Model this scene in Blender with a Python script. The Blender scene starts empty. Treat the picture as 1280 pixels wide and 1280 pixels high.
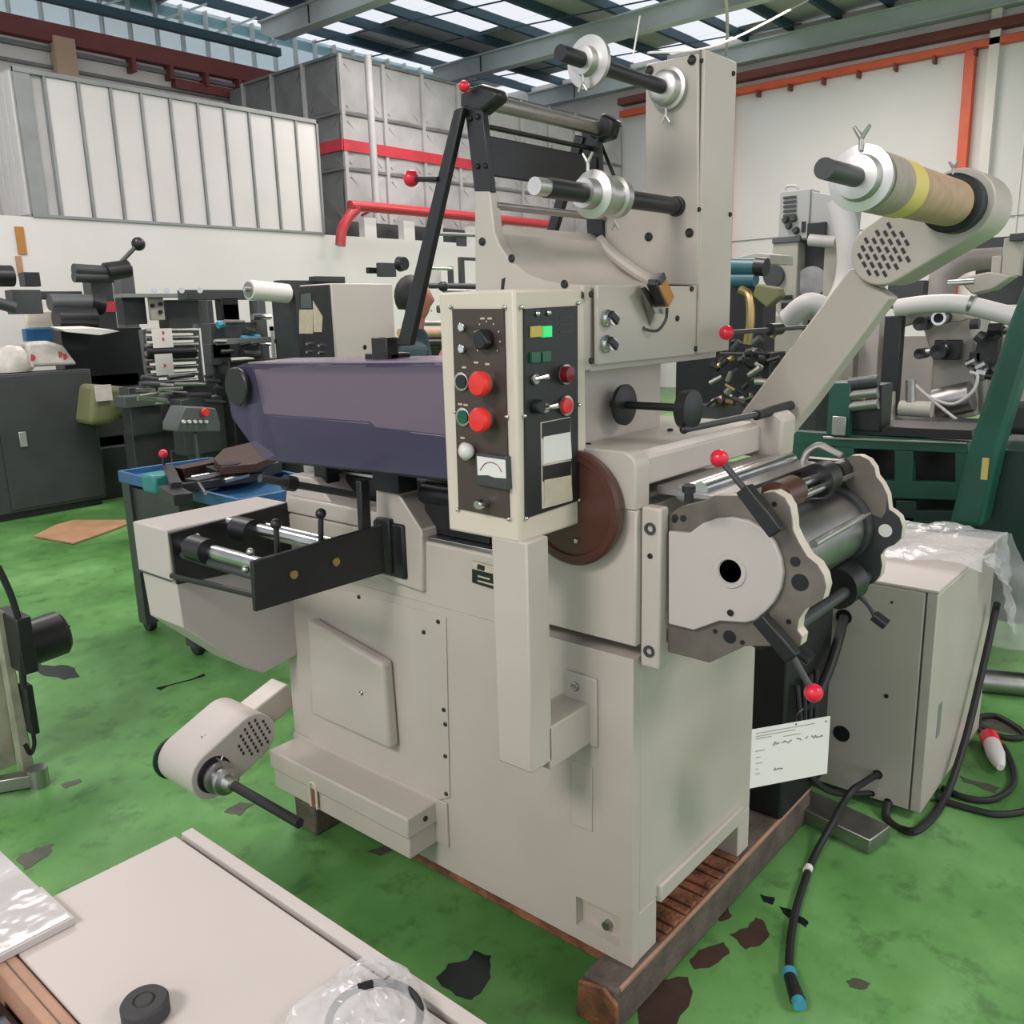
import bpy, bmesh, math, random
from mathutils import Vector, Matrix
random.seed(7)
V = Vector
# ------------------------------------------------------------------ camera, world, lights
FPX = 1094.0
YAW, PIT, ROL = math.radians(40.638), math.radians(12.784), math.radians(-1.554)
CAM = V((-1.528, -0.973, 1.65))
_w = V((math.cos(YAW)*math.cos(PIT), math.sin(YAW)*math.cos(PIT), -math.sin(PIT)))
_r0 = _w.cross(V((0, 0, 1))).normalized(); _u0 = _r0.cross(_w)
_r = _r0*math.cos(ROL) + _u0*math.sin(ROL)
_u = -_r0*math.sin(ROL) + _u0*math.cos(ROL)
S = bpy.context.scene
COL = S.collection
cd = bpy.data.cameras.new('camera'); co = bpy.data.objects.new('camera', cd); COL.objects.link(co)
co.matrix_world = Matrix(((_r.x, _u.x, -_w.x, CAM.x), (_r.y, _u.y, -_w.y, CAM.y), (_r.z, _u.z, -_w.z, CAM.z), (0, 0, 0, 1)))
cd.sensor_width = 36; cd.lens = FPX/1280*36; cd.clip_start = .05; cd.clip_end = 200
S.camera = co
S.view_settings.view_transform = 'Standard'; S.view_settings.look = 'None'
S.view_settings.gamma = 1; S.view_settings.use_curve_mapping = False
S.view_settings.exposure = 0.0
W = bpy.data.worlds.new('sky'); S.world = W; W.use_nodes = True
bg = W.node_tree.nodes['Background']; bg.inputs[0].default_value = (.90, .93, 1.0, 1); bg.inputs[1].default_value = 1.25

def area_light(name, loc, size, power, color=(1, .90, .865), sy=None, target=None):
    l = bpy.data.lights.new(name, 'AREA'); l.energy = power; l.color = color
    l.shape = 'RECTANGLE'; l.size = size; l.size_y = sy or size
    o = bpy.data.objects.new(name, l); COL.objects.link(o); o.location = loc
    d = V(target) - V(loc) if target else V((0, 0, -1))
    o.rotation_euler = d.to_track_quat('-Z', 'Y').to_euler()
    return o
area_light('unseen_light', (-5.2, 0.2, 4.8), 1.8, 330, sy=1.8)  # unseen light set out to the side to brighten the press front
area_light('unseen_light', (1.4, -4.8, 4.8), 1.8, 230, sy=1.8)  # unseen light behind the camera, brightens the press's right face
area_light('unseen_light', (3.0, 3.2, 5.6), 2.2, 200, sy=1.2)
area_light('unseen_light', (0.5, 6.5, 5.6), 2.2, 170, sy=1.2)
area_light('unseen_light', (8.5, 2.0, 5.9), 2.5, 230, sy=2.0)
area_light('unseen_light', (7.5, 7.4, 5.9), 2.5, 190, sy=2.0)
area_light('unseen_light', (11.5, 4.5, 5.9), 2.5, 210, sy=2.0)

# ------------------------------------------------------------------ pixel -> point on a real plane
def P(ax, val, px, py):
    d = _w + _r*((px-640)/FPX) - _u*((py-640)/FPX)
    i = 'xyz'.index(ax); t = (val-CAM[i])/d[i]
    return CAM + d*t

# ------------------------------------------------------------------ materials
MATS = {}
def mat(name, col, rough=.5, metal=0., noise=0., nscale=8., bump=0., alpha=1., trans=0., emit=None, col2=None, spec=.5, coat=0.):
    if name in MATS: return MATS[name]
    m = bpy.data.materials.new(name); m.use_nodes = True; MATS[name] = m
    nt = m.node_tree; b = nt.nodes['Principled BSDF']
    b.inputs['Base Color'].default_value = (*col, 1); b.inputs['Roughness'].default_value = rough
    b.inputs['Metallic'].default_value = metal; b.inputs['Alpha'].default_value = alpha
    b.inputs['Transmission Weight'].default_value = trans; b.inputs['Specular IOR Level'].default_value = spec
    b.inputs['Coat Weight'].default_value = coat
    if emit: b.inputs['Emission Color'].default_value = (*emit[0], 1); b.inputs['Emission Strength'].default_value = emit[1]
    if noise or bump:
        g = nt.nodes.new('ShaderNodeNewGeometry'); n = nt.nodes.new('ShaderNodeTexNoise')
        n.inputs['Scale'].default_value = nscale; n.inputs['Detail'].default_value = 5
        nt.links.new(g.outputs['Position'], n.inputs['Vector'])
        if noise:
            r = nt.nodes.new('ShaderNodeValToRGB')
            c2 = col2 or tuple(c*(1-noise) for c in col)
            r.color_ramp.elements[0].position = .3; r.color_ramp.elements[0].color = (*c2, 1)
            r.color_ramp.elements[1].position = .65; r.color_ramp.elements[1].color = (*col, 1)
            nt.links.new(n.outputs['Fac'], r.inputs[0]); nt.links.new(r.outputs[0], b.inputs['Base Color'])
        if bump:
            n2 = nt.nodes.new('ShaderNodeTexNoise'); n2.inputs['Scale'].default_value = nscale*6
            nt.links.new(g.outputs['Position'], n2.inputs['Vector'])
            bp = nt.nodes.new('ShaderNodeBump'); bp.inputs['Strength'].default_value = bump; bp.inputs['Distance'].default_value = .01
            nt.links.new(n2.outputs['Fac'], bp.inputs['Height']); nt.links.new(bp.outputs[0], b.inputs['Normal'])
    return m
CREAM = mat('cream_paint', (.50, .455, .405), .34, noise=.10, nscale=3.0)
CREAM2 = mat('pale_panel_paint', (.50, .455, .43), .42, noise=.06, nscale=2)
TRIMC = mat('ivory_paint', (.60, .54, .45), .4)
BLACK = mat('black_metal', (.012, .013, .015), .38, noise=.3, nscale=20)
BLKRUB = mat('black_rubber', (.010, .011, .012), .6)
DARK = mat('dark_grey_paint', (.045, .05, .052), .45, noise=.25, nscale=5)
GREYM = mat('grey_blue_paint', (.09, .10, .105), .45, noise=.2, nscale=5)
STEEL = mat('polished_steel', (.62, .62, .62), .22, metal=1, noise=.2, nscale=15)
BSTEEL = mat('brushed_steel', (.42, .41, .40), .38, metal=1, noise=.25, nscale=9)
ALU = mat('bright_aluminium', (.60, .585, .56), .36, metal=.9, noise=.15, nscale=20)
PLATE = mat('oily_steel_plate', (.22, .195, .17), .45, metal=.5, noise=.35, nscale=9)
BROWNM = mat('maroon_enamel', (.075, .028, .02), .28)
BROWNP = mat('brown_panel_face', (.055, .038, .032), .45)
BLACKP = mat('black_panel_face', (.014, .016, .016), .4)
REDP = mat('red_plastic', (.70, .015, .045), .25)
REDL = mat('red_button', (.72, .03, .025), .3)
DRED = mat('dark_red_lens', (.16, .006, .01), .2)
GREENB = mat('green_lens', (.005, .09, .045), .25)
GREENL = mat('green_lamp', (.02, .45, .12), .4, emit=((.05, .9, .25), .5))
YELL = mat('yellow_lamp', (.5, .42, .08), .4)
WHITEP = mat('white_plastic', (.62, .62, .6), .35)
PAPER = mat('paper', (.70, .69, .66), .7)
OPAPER = mat('yellowed_paper', (.52, .46, .35), .7, noise=.15, nscale=30)
KRAFT = mat('kraft_core', (.48, .33, .2), .6, noise=.3, nscale=25, col2=(.36, .25, .17))
KRAFTG = mat('grey_board_core', (.37, .32, .27), .6, noise=.2, nscale=25)
YTAPE = mat('yellow_tape', (.68, .55, .16), .5)
ORNG = mat('amber_housing', (.40, .17, .03), .4)
WOOD = mat('worn_brown_wood', (.34, .13, .065), .6, noise=.6, nscale=14, bump=.5, col2=(.055, .03, .02))
WOODD = mat('dark_wood', (.13, .105, .085), .7, noise=.5, nscale=10, bump=.5)
PINKW = mat('pinkish_timber', (.42, .24, .16), .6, noise=.25, nscale=12)
CARDB = mat('cardboard', (.42, .24, .13), .7, noise=.25, nscale=6)
WHITEW = mat('white_wall_paint', (.66, .645, .64), .7, noise=.05, nscale=1.2)
OFFW = mat('offwhite_wall_paint', (.76, .71, .67), .75, noise=.12, nscale=1.5)
ORED = mat('orange_red_oxide', (.68, .10, .035), .5, noise=.15, nscale=3)
DRDX = mat('dark_red_oxide', (.20, .045, .04), .55, noise=.2, nscale=3)
PIPR = mat('red_pipe_paint', (.42, .03, .04), .35)
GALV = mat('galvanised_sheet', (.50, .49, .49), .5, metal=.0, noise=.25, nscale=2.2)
GALVD = mat('dark_or_shaded_galvanised', (.20, .205, .205), .5, metal=.0, noise=.3, nscale=2.2)  # dark galvanised; also holds the shade of the tank's side face
RIBS = mat('grey_rib_metal', (.27, .285, .29), .45, metal=.3, noise=.2, nscale=3)
CONTW = mat('container_panel_white', (.62, .60, .60), .45, noise=.06, nscale=2)
TRED = mat('red_stripe_paint', (.62, .04, .06), .5, noise=.2, nscale=5)
ROOFM = mat('roof_sheet', (.20, .19, .185), .7, noise=.2, nscale=1)
PURL = mat('purlin_steel', (.03, .07, .10), .55)
RAFT = mat('rafter_paint', (.50, .54, .54), .55, noise=.12, nscale=2)
FOIL = mat('roof_insulation_foil', (.50, .49, .49), .5, noise=.25, nscale=2)
GREEN = mat('machine_green_enamel', (.012, .085, .060), .35, noise=.3, nscale=4)
GREEND = mat('dark_green_enamel', (.006, .03, .024), .4)
TEAL = mat('teal_plastic', (.03, .22, .22), .4)
BLUEP = mat('blue_tray_paint', (.03, .13, .30), .4, noise=.3, nscale=12)
BGCREAM = mat('bg_press_cream', (.42, .40, .35), .5, noise=.18, nscale=4)
DUCTW = mat('white_duct', (.56, .55, .54), .5)
DUCTG = mat('grey_duct', (.42, .38, .36), .5, noise=.4, nscale=2)
SKIN = mat('skin', (.42, .17, .11), .5)
HAIR = mat('black_hair', (.008, .007, .007), .6)
SHIRT = mat('dark_teal_shirt', (.012, .04, .05), .8)
CLOTH = mat('printed_rag_cloth', (.62, .58, .55), .85, noise=.15, nscale=25, bump=.3)
REDCL = mat('red_print', (.45, .04, .06), .7)
BRASS = mat('brass', (.45, .33, .15), .3, metal=.9)
BLUEC = mat('blue_connector', (.05, .28, .40), .4)
OLIVE = mat('olive_bag', (.16, .17, .08), .7)
MILLB = mat('rusty_brown_iron', (.065, .030, .022), .5, metal=.3, noise=.4, nscale=15)
GUARD = mat('violet_tinted_guard', (.10, .085, .16), .10, alpha=.42)
BAGM = mat('clear_plastic_film', (.78, .78, .80), .12, alpha=.40, bump=.3, nscale=6)
GREENPT = mat('pale_green_cast', (.24, .34, .2), .5)
STAINB = mat('bare_brown_concrete', (.055, .030, .022), .55, noise=.3, nscale=20)
STAIN_SHADOW = mat('wet_or_shadow_patch', (.008, .014, .014), .25)
STAING = mat('scuffed_grey_patch', (.08, .085, .06), .5, noise=.3, nscale=20)

# green painted floor: colour variation and wear, with bright sheen put into the pale tones
m = bpy.data.materials.new('green_floor_paint'); m.use_nodes = True; nt = m.node_tree; b = nt.nodes['Principled BSDF']
g = nt.nodes.new('ShaderNodeNewGeometry')
def noise_node(sc, det=6, rough=.6):
    n = nt.nodes.new('ShaderNodeTexNoise'); n.inputs['Scale'].default_value = sc; n.inputs['Detail'].default_value = det
    n.inputs['Roughness'].default_value = rough; nt.links.new(g.outputs['Position'], n.inputs['Vector']); return n
def ramp(n, stops):
    r = nt.nodes.new('ShaderNodeValToRGB'); e = r.color_ramp.elements
    e[0].position, e[0].color = stops[0][0], (*stops[0][1], 1); e[1].position, e[1].color = stops[1][0], (*stops[1][1], 1)
    for p, c in stops[2:]:
        k = e.new(p); k.color = (*c, 1)
    nt.links.new(n.outputs['Fac'], r.inputs[0]); return r
r1 = ramp(noise_node(1.1), [(.3, (.050, .155, .036)), (.7, (.19, .42, .145)), (.5, (.100, .265, .072))])
r2 = ramp(noise_node(7, 8, .7), [(.36, (.35, .35, .35)), (.47, (1, 1, 1))])
mx = nt.nodes.new('ShaderNodeMix'); mx.data_type = 'RGBA'; mx.blend_type = 'MULTIPLY'; mx.inputs[0].default_value = .55
nt.links.new(r1.outputs[0], mx.inputs[6]); nt.links.new(r2.outputs[0], mx.inputs[7])
nt.links.new(mx.outputs[2], b.inputs['Base Color'])
r3 = ramp(noise_node(3), [(.3, (.25, .25, .25)), (.7, (.42, .42, .42))]); nt.links.new(r3.outputs[0], b.inputs['Roughness'])
FLOORM = m

# ------------------------------------------------------------------ mesh builder
def basis(d):
    d = d.normalized(); a = V((0, 0, 1)) if abs(d.z) < .9 else V((1, 0, 0))
    s = d.cross(a).normalized(); return d, s, s.cross(d)
class MB:
    def __init__(s): s.v = []; s.f = []
    def add(s, vs, fs):
        o = len(s.v); s.v += [V(v) for v in vs]; s.f += [[i+o for i in f] for f in fs]; return s
    def box(s, x0, x1, y0, y1, z0, z1):
        c = [(x, y, z) for z in (z0, z1) for y in (y0, y1) for x in (x0, x1)]
        return s.add(c, [(0, 2, 3, 1), (4, 5, 7, 6), (0, 1, 5, 4), (1, 3, 7, 5), (3, 2, 6, 7), (2, 0, 4, 6)])
    def prism(s, pts, vec):
        pts = [V(p) for p in pts]; vec = V(vec); n = len(pts)
        nn = V((0, 0, 0))
        for i in range(n): nn += pts[i].cross(pts[(i+1) % n])
        if nn.dot(vec) > 0: pts = pts[::-1]
        vs = pts + [p+vec for p in pts]
        fs = [list(range(n)), list(range(2*n-1, n-1, -1))] + [[i, i+n, (i+1) % n+n, (i+1) % n] for i in range(n)]
        return s.add(vs, fs)
    def lathe(s, p, d, prof, seg=24):
        p = V(p); d, a, b = basis(V(d)); vs = []; fs = []; k = len(prof)
        for i in range(seg):
            t = 2*math.pi*i/seg; e = a*math.cos(t)+b*math.sin(t)
            vs += [p+d*h+e*r for h, r in prof]
        for i in range(seg):
            j = (i+1) % seg
            for q in range(k-1): fs.append([i*k+q, i*k+q+1, j*k+q+1, j*k+q])
        fs.append([i*k for i in range(seg)]); fs.append([i*k+k-1 for i in range(seg)][::-1])
        return s.add(vs, fs)
    def cyl(s, p0, p1, r, r2=None, seg=20):
        p0 = V(p0); d = V(p1)-p0; return s.lathe(p0, d, [(0, r), (d.length, r if r2 is None else r2)], seg)
    def ball(s, c, r, seg=16, sc=(1, 1, 1)):
        n0 = len(s.v)
        s.lathe((0, 0, 0), (0, 0, 1), [(-r*math.cos(math.pi*i/10), max(r*math.sin(math.pi*i/10), 1e-4)) for i in range(11)], seg)
        for i in range(n0, len(s.v)): s.v[i] = V(c)+V((s.v[i].x*sc[0], s.v[i].y*sc[1], s.v[i].z*sc[2]))
        return s
    def tube(s, pts, r, seg=10, smooth=True):
        pts = [V(p) for p in pts]
        if smooth and len(pts) > 2:
            q = []
            for i in range(len(pts)-1):
                p0 = pts[max(i-1, 0)]; p1 = pts[i]; p2 = pts[i+1]; p3 = pts[min(i+2, len(pts)-1)]
                for k in range(8):
                    t = k/8; q.append(.5*((2*p1)+(p2-p0)*t+(2*p0-5*p1+4*p2-p3)*t*t+(3*p1-p0-3*p2+p3)*t**3))
            pts = q+[pts[-1]]
        n = len(pts); vs = []; fs = []; a = None
        for i in range(n):
            d = (pts[min(i+1, n-1)]-pts[max(i-1, 0)]).normalized()
            if a is None: a = basis(d)[1]
            a = (a-d*a.dot(d)).normalized(); b = d.cross(a)
            vs += [pts[i]+(a*math.cos(2*math.pi*k/seg)+b*math.sin(2*math.pi*k/seg))*r for k in range(seg)]
        for i in range(n-1):
            for k in range(seg):
                l = (k+1) % seg; fs.append([i*seg+k, i*seg+l, (i+1)*seg+l, (i+1)*seg+k])
        fs.append(list(range(seg))[::-1]); fs.append([(n-1)*seg+k for k in range(seg)])
        return s.add(vs, fs)
    def bar(s, p0, p1, w, h, up=(0, 0, 1)):
        p0, p1 = V(p0), V(p1); d = (p1-p0).normalized(); a = d.cross(V(up)).normalized(); b = a.cross(d)
        c = [p0+a*i*w/2+b*j*h/2 for i, j in ((-1, -1), (1, -1), (1, 1), (-1, 1))]
        return s.prism(c, p1-p0)
    def build(s, name, m, parent=None, bevel=0., seg=2, smooth=True, off=None):
        if off is None:
            r = parent
            while r is not None and r.parent is not None: r = r.parent
            off = V(r.location) if r is not None else V((0, 0, 0))
        me = bpy.data.meshes.new(name)
        me.from_pydata([v-off for v in s.v], [], s.f)
        bm = bmesh.new(); bm.from_mesh(me)
        bmesh.ops.recalc_face_normals(bm, faces=bm.faces)
        bm.to_mesh(me); bm.free()
        if smooth:
            me.shade_smooth(); me.set_sharp_from_angle(angle=math.radians(32))
        me.materials.append(m)
        o = bpy.data.objects.new(name, me); COL.objects.link(o)
        if parent is not None: o.parent = parent
        elif off.length > 0: o.location = off
        if bevel:
            md = o.modifiers.new('bevel', 'BEVEL'); md.width = bevel; md.segments = seg; md.limit_method = 'ANGLE'
            md.angle_limit = math.radians(40); md.harden_normals = False
        return o
def tag(o, label=None, cat=None, group=None, kind=None):
    if label: o['label'] = label
    if cat: o['category'] = cat
    if group: o['group'] = group
    if kind: o['kind'] = kind
    return o
def thing(name, label, cat, loc=(0, 0, 0), group=None):
    o = bpy.data.objects.new(name, None); COL.objects.link(o); o.location = loc; o.empty_display_size = .1
    return tag(o, label, cat, group)
def dup(o, delta, parent=None, rootp=True):
    c = o.copy(); COL.objects.link(c)
    if rootp: c.location = V(o.location)+V(delta)
    if parent is not None: c.parent = parent
    for ch in [k for k in bpy.data.objects if k.parent == o]: dup(ch, delta, c, False)
    return c
def bx(name, m, parent, x0, x1, y0, y1, z0, z1, bevel=0.004, **k):
    return MB().box(x0, x1, y0, y1, z0, z1).build(name, m, parent, bevel, **k)
def cy(name, m, parent, p0, p1, r, r2=None, seg=20, bevel=0, **k):
    return MB().cyl(p0, p1, r, r2, seg).build(name, m, parent, bevel, **k)
def plate(name, m, parent, ax, val, pix, thick, bevel=.002, **k):
    """flat plate whose outline lies in plane ax=val, thickened along the axis"""
    v = V((0, 0, 0)); v['xyz'.index(ax)] = thick
    return MB().prism([P(ax, val, *q) for q in pix], v).build(name, m, parent, bevel, **k)
X, Y, Z = V((1, 0, 0)), V((0, 1, 0)), V((0, 0, 1))
def screw(parent, p, d, r=.007, name='screw', m=None):
    return MB().lathe(p, d, [(0, r), (.003, r), (.005, r*.7), (.0035, r*.5)], 10).build(name, m or BLACK, parent)
# ================================================================== MAIN PRESS
PR = thing('label_press', 'big cream converting press with angled control box, standing on brown timber skid', 'machine', (0.3, 0.6, 0.12))
# --- base body
b = MB(); b.box(.03, .62, .0, 1.30, .25, .90); b.box(.035, .60, .03, 1.27, .20, .25)
b.build('base_body', CREAM, PR, .004)
bx('bed_body', CREAM, PR, .003, .62, .40, 1.297, .90, 1.075, .006)
bx('bed_top_plate', BSTEEL, PR, .012, .60, .405, 1.29, 1.075, 1.086, .002)
# front skirt around the anchor pocket (opening y .034-.164, z .158-.241)
b = MB(); b.box(0, .03, .164, 1.30, .12, .905); b.box(0, .03, 0, .034, .12, .905); b.box(0, .03, .034, .164, .241, .905); b.box(0, .03, .034, .164, .12, .158)
fp = b.build('front_panel', CREAM, PR)
bx('anchor_pocket', CREAM, PR, .028, .05, .03, .168, .15, .245, 0)
cy('anchor_bolt', BSTEEL, PR, (.028, .085, .185), (.012, .085, .185), .011)
for q_ in ((.03, .11, .0, .10), (.55, .62, .0, .10), (.55, .62, 1.2, 1.3)): bx('foot', CREAM, PR, q_[0], q_[1], q_[2], q_[3], .12, .25, .003)
bx('side_ledge', CREAM, PR, .11, .56, -.012, .03, .235, .285, .006)
b = MB().box(.005, .618, -.002, .40, .932, 1.238)
b.build('upper_block', CREAM, PR, .004)
# hood with rounded front corner
def hood_prof(x, inset=0):
    pts = [(.40, 1.238), (0-inset, 1.238)]
    R = .035
    for i in range(7):
        t = i/6*math.pi/2
        pts.append((-inset+R-R*math.cos(t), 1.362-R+R*math.sin(t)))
    pts.append((.40, 1.362))
    return [V((x, y, z)) for y, z in pts]
MB().prism(hood_prof(0, .004), V((.055, 0, 0))).build('hood_end_cap', CREAM, PR, .004)
b = MB().prism([(.055, .40, 1.26), (.055, .0, 1.285), (.055, .0, 1.345), (.055, .02, 1.358), (.055, .40, 1.358)], V((.565, 0, 0)))
b.build('top_hood', CREAM, PR, .004)
MB().prism([(.60, .0, 1.270), (.60, -.055, 1.270), (.60, -.06, 1.37), (.60, -.04, 1.385), (.60, .03, 1.385), (.60, .03, 1.27)], V((.085, 0, 0))).build('hood_end_block', CREAM, PR, .008, seg=3)
for p in ((.052, .154), (.59, .1), (.35, .12)):
    screw(PR, (p[0], p[1], 1.359 if p[0] > .05 else 1.362), Z, .008)
# neck and press head housing
bx('head_neck', CREAM, PR, .02, .42, .19, .42, 1.30, 1.54, .003)
prof = [(595, 470), (593, 238), (612, 238), (618, 290), (624, 305), (634, 320), (646, 333), (662, 344), (682, 351), (705, 355), (729, 356), (729, 464)]
pts = [P('x', 0, *q) for q in prof]
for p in pts: p.x = 0
hp = MB().prism(pts, V((.03, 0, 0))).build('head_side_plate', CREAM, PR, .003)
body = [V((.028, p.y, p.z)) for p in pts if p.z < 1.84]
body = [V((.028, .42, 1.532)), V((.028, .42, 1.85))] + [V((.028, p.y+.002, p.z-.004)) for p in pts[3:]]
MB().prism(body, V((.60-.028, 0, 0))).build('head_housing', CREAM, PR, .003)
bx('head_cover_plate', CREAM, PR, .03, .462, .112, .122, 1.538, 1.703, .002)
# vertical column behind
q = [(807, 80), (873, 66), (873, 357), (700, 352), (742, 318), (742, 258), (806, 238)]
MB().prism([P('x', .45, *k) for k in q], V((.165, 0, 0))).build('column', CREAM, PR, .004)
MB().tube([P('x', .43, *k) for k in ((748, 300), (768, 320), (795, 340), (815, 352))], .016, 10).build('corner_fillet', CREAM, PR)
bx('column_side_cover', CREAM, PR, .455, .618, .104, .112, 1.54, 2.235, .002)
for k in ((812, 88), (865, 75), (811, 296), (862, 291)): screw(PR, P('x', .449, *k), -X, .011)
for k in ((876, 76), (916, 92), (873, 262), (912, 268)): screw(PR, P('y', .104, *k), -Y, .006)
for k in ((738, 368), (738, 451), (864, 361), (869, 436), (846, 398)): screw(PR, P('y', .112, *k), -Y, .007)
for k in ((603, 302), (640, 323), (726, 369), (706, 355)): screw(PR, P('x', -.001, *k), -X, .009)
# slot with scale on the side plate
plate('scale_slot', BLACK, PR, 'x', -.002, [(627, 349), (631, 347), (628, 371), (625, 372)], .004, 0)
# two selector knobs and limit switch on cover plate
for k in ((757, 398), (756, 430)):
    p = P('y', .112, *k)
    kn = MB().lathe(p, -Y, [(0, .019), (.008, .019), (.012, .015), (.022, .014)], 20).build('selector_bezel', STEEL, PR)
    MB().bar(p-Y*.02+V((-.012, 0, .010)), p-Y*.02+V((.014, 0, -.008)), .016, .012, up=Y).build('selector_knob', BLACK, kn, .002)
sw = plate('switch_bracket', BSTEEL, PR, 'y', .085, [(801, 360), (806, 358), (835, 388), (833, 393), (818, 391)], .004, 0)
MB().prism([P('y', .085, *k) for k in ((801, 360), (818, 391))]+[P('y', .112, *k) for k in ((812, 408), (802, 378))], V((.003, 0, 0))).build('bracket_web', BSTEEL, sw)
a, c = P('y', .07, 821, 352), P('y', .07, 833, 378)
MB().bar(a, c, .035, .03, up=Y).build('switch_body', ORNG, PR, .004)
MB().bar(a+V((-.018, -.0, 0)), c+V((-.018, 0, -.002)), .02, .024, up=Y).build('switch_core', BLACK, PR, .003)
MB().bar(P('y', .07, 820, 345), P('y', .07, 823, 354), .03, .03, up=Y).build('switch_cap', DARK, PR, .003)
MB().tube([P('y', .075, 834, 385), P('y', .08, 832, 400), P('y', .09, 822, 413), P('y', .105, 808, 412), P('y', .112, 804, 409)], .0035, 8).build('switch_wire', DARK, PR)
# --- disc handwheel on the front (maroon)
MB().lathe((.004, .148, 1.232), -X, [(0, .03), (.01, .03), (.012, .128), (.030, .130), (.036, .124), (.036, .108), (.030, .104), (.030, .001)], 56).build('handwheel', BROWNM, PR)
MB().lathe((-.028, .13, 1.16), -X, [(0, .006), (.004, .005)], 12).build('wheel_screw', STEEL, PR)
# --- big cover plate with screws and door
MB().prism([P('x', -.004, *k) for k in ((388, 735), (440, 740), (557, 772), (562, 997), (550, 1000), (388, 935))], V((.004, 0, 0))).build('access_plate', CREAM, PR, .001)
for k in ((449, 746), (548, 777), (555, 887), (557, 905), (557, 945), (558, 992), (530, 790)): screw(PR, P('x', -.004, *k), -X, .006)
plate('door', CREAM, PR, 'x', -.045, [(383, 775), (478, 830), (487, 938), (388, 893)], .04, .012, seg=3)
screw(PR, P('x', -.045, 452, 866), -X, .007, 'door_lock', BSTEEL)
plate('small_cover', CREAM, PR, 'x', -.003, [(714, 950), (740, 960), (740, 1040), (714, 1030)], .003, .001)
# oil box
bx('oil_box', CREAM, PR, -.108, 0, .648, 1.275, .195, .262, .004)
ol = bx('oil_box_lid', CREAM, PR, -.116, 0, .642, 1.28, .262, .325, .005)
bx('mounting_flange', CREAM, PR, -.008, 0, .60, 1.30, .20, .335, .002)
MB().tube([(-.117, 1.075, .205), (-.117, 1.075, .272), (-.117, 1.06, .287), (-.117, 1.045, .272), (-.117, 1.045, .205)], .004, 8).build('sight_frame', TRIMC, PR)
bx('sight_glass', WOOD, PR, -.114, -.106, 1.047, 1.073, .205, .275, .002)
screw(PR, (-.05, .642, .295), -Y, .008)
# left pedestals on the bed
def pedestal(dx0, pix, depth):
    return MB().prism([P('x', dx0, *k) for k in pix], V((depth, 0, 0))).build('bearing_pedestal', CREAM, PR, .006)
pedestal(-.012, [(470, 614), (498, 618), (527, 664), (528, 741), (474, 722)], .15)
MB().prism([P('x', -.012, *k) for k in ((470, 612), (498, 618), (527, 664), (528, 673), (470, 660))], V((.15, 0, 0))).build('pedestal_top', CREAM, PR, .003)
bx('rear_pedestal', CREAM, PR, .10, .22, 1.12, 1.28, 1.08, 1.24, .006)
MB().prism([(.02, 1.0, 1.086), (.02, 1.28, 1.086), (.02, 1.25, 1.19), (.02, 1.12, 1.19)], V((.14, 0, 0))).build('rear_pedestal', CREAM, PR, .006)
bx('bed_channel', CREAM, PR, .0, .10, .82, 1.24, 1.078, 1.13, .006)
bx('guard_post', BLACK, PR, -.03, .04, .70, .80, 1.20, 1.56, .004)
bx('guard_post', BLACK, PR, .05, .10, 1.10, 1.16, 1.12, 1.52, .004)
cy('guide_bar', STEEL, PR, (.12, .45, 1.225), (.12, 1.1, 1.225), .014)
cy('guide_bar', BLACK, PR, (.06, .45, 1.19), (.06, .69, 1.19), .03)
cy('guide_bar', BSTEEL, PR, (.2, .45, 1.2), (.2, 1.15, 1.2), .045)
bx('web_table', STEEL, PR, .10, .42, .84, 1.14, 1.196, 1.206, .002)
MB().prism([pt_+V((.04, 0, -.012)) for pt_ in (P('x', -.09, 320, 456), P('x', -.09, 600, 453))]+[pt_+V((.15, 0, -.012)) for pt_ in (P('x', -.09, 600, 453), P('x', -.09, 320, 456))], V((0, 0, -.006))).build('added_pale_sheet', mat('dusky_inner_sheet', (.85, .62, .66), .5), PR, 0)  # pale sheet added inside so the guard top looks lighter
bx('bed_block', BLACK, PR, .04, .30, .45, .68, 1.087, 1.17, .004)
bx('bed_block', BLACK, PR, .12, .5, .84, 1.1, 1.087, 1.19, .004)
cy('bed_plug', BLACK, PR, P('z', 1.086, 567, 674), P('z', 1.086, 567, 674)+Z*.001, .011)
# nameplate
np_ = plate('nameplate', BLACK, PR, 'x', -.003, [(590, 701), (619, 709), (619, 737), (590, 728)], .003, 0)
plate('plate_band', OPAPER, np_, 'x', -.004, [(590, 701), (619, 709), (619, 718), (590, 711)], .002, 0)
plate('plate_emblem', BLACK, np_, 'x', -.005, [(597, 705), (606, 708), (605, 714), (596, 711)], .002, 0)
for q_, w_ in (((597, 719), 15), ((597, 725), 20)):
    plate('plate_line', OPAPER, np_, 'x', -.0045, [(q_[0], q_[1]), (q_[0]+w_, q_[1]+w_*.27), (q_[0]+w_, q_[1]+2+w_*.27), (q_[0], q_[1]+2)], .001, 0)
# --- control post, bracket and box
bp = plate('post_bracket_plate', CREAM, PR, 'x', -.008, [(705, 837), (745, 850), (746, 936), (706, 922)], .008, .004)
screw(bp, P('x', -.009, 719, 858), -X, .011, 'bracket_bolt', BSTEEL)
bx('bracket_arm', CREAM, PR, -.16, 0, .112, .20, .672, .772, .003)
bx('control_post', CREAM, PR, -.222, -.150, .112, .207, .69, 1.20, .004)
bz0, bz1 = 1.196, 1.695
CB = bx('control_box', TRIMC, PR, -.222, .01, .128, .330, bz0, bz1, .006)
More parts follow.
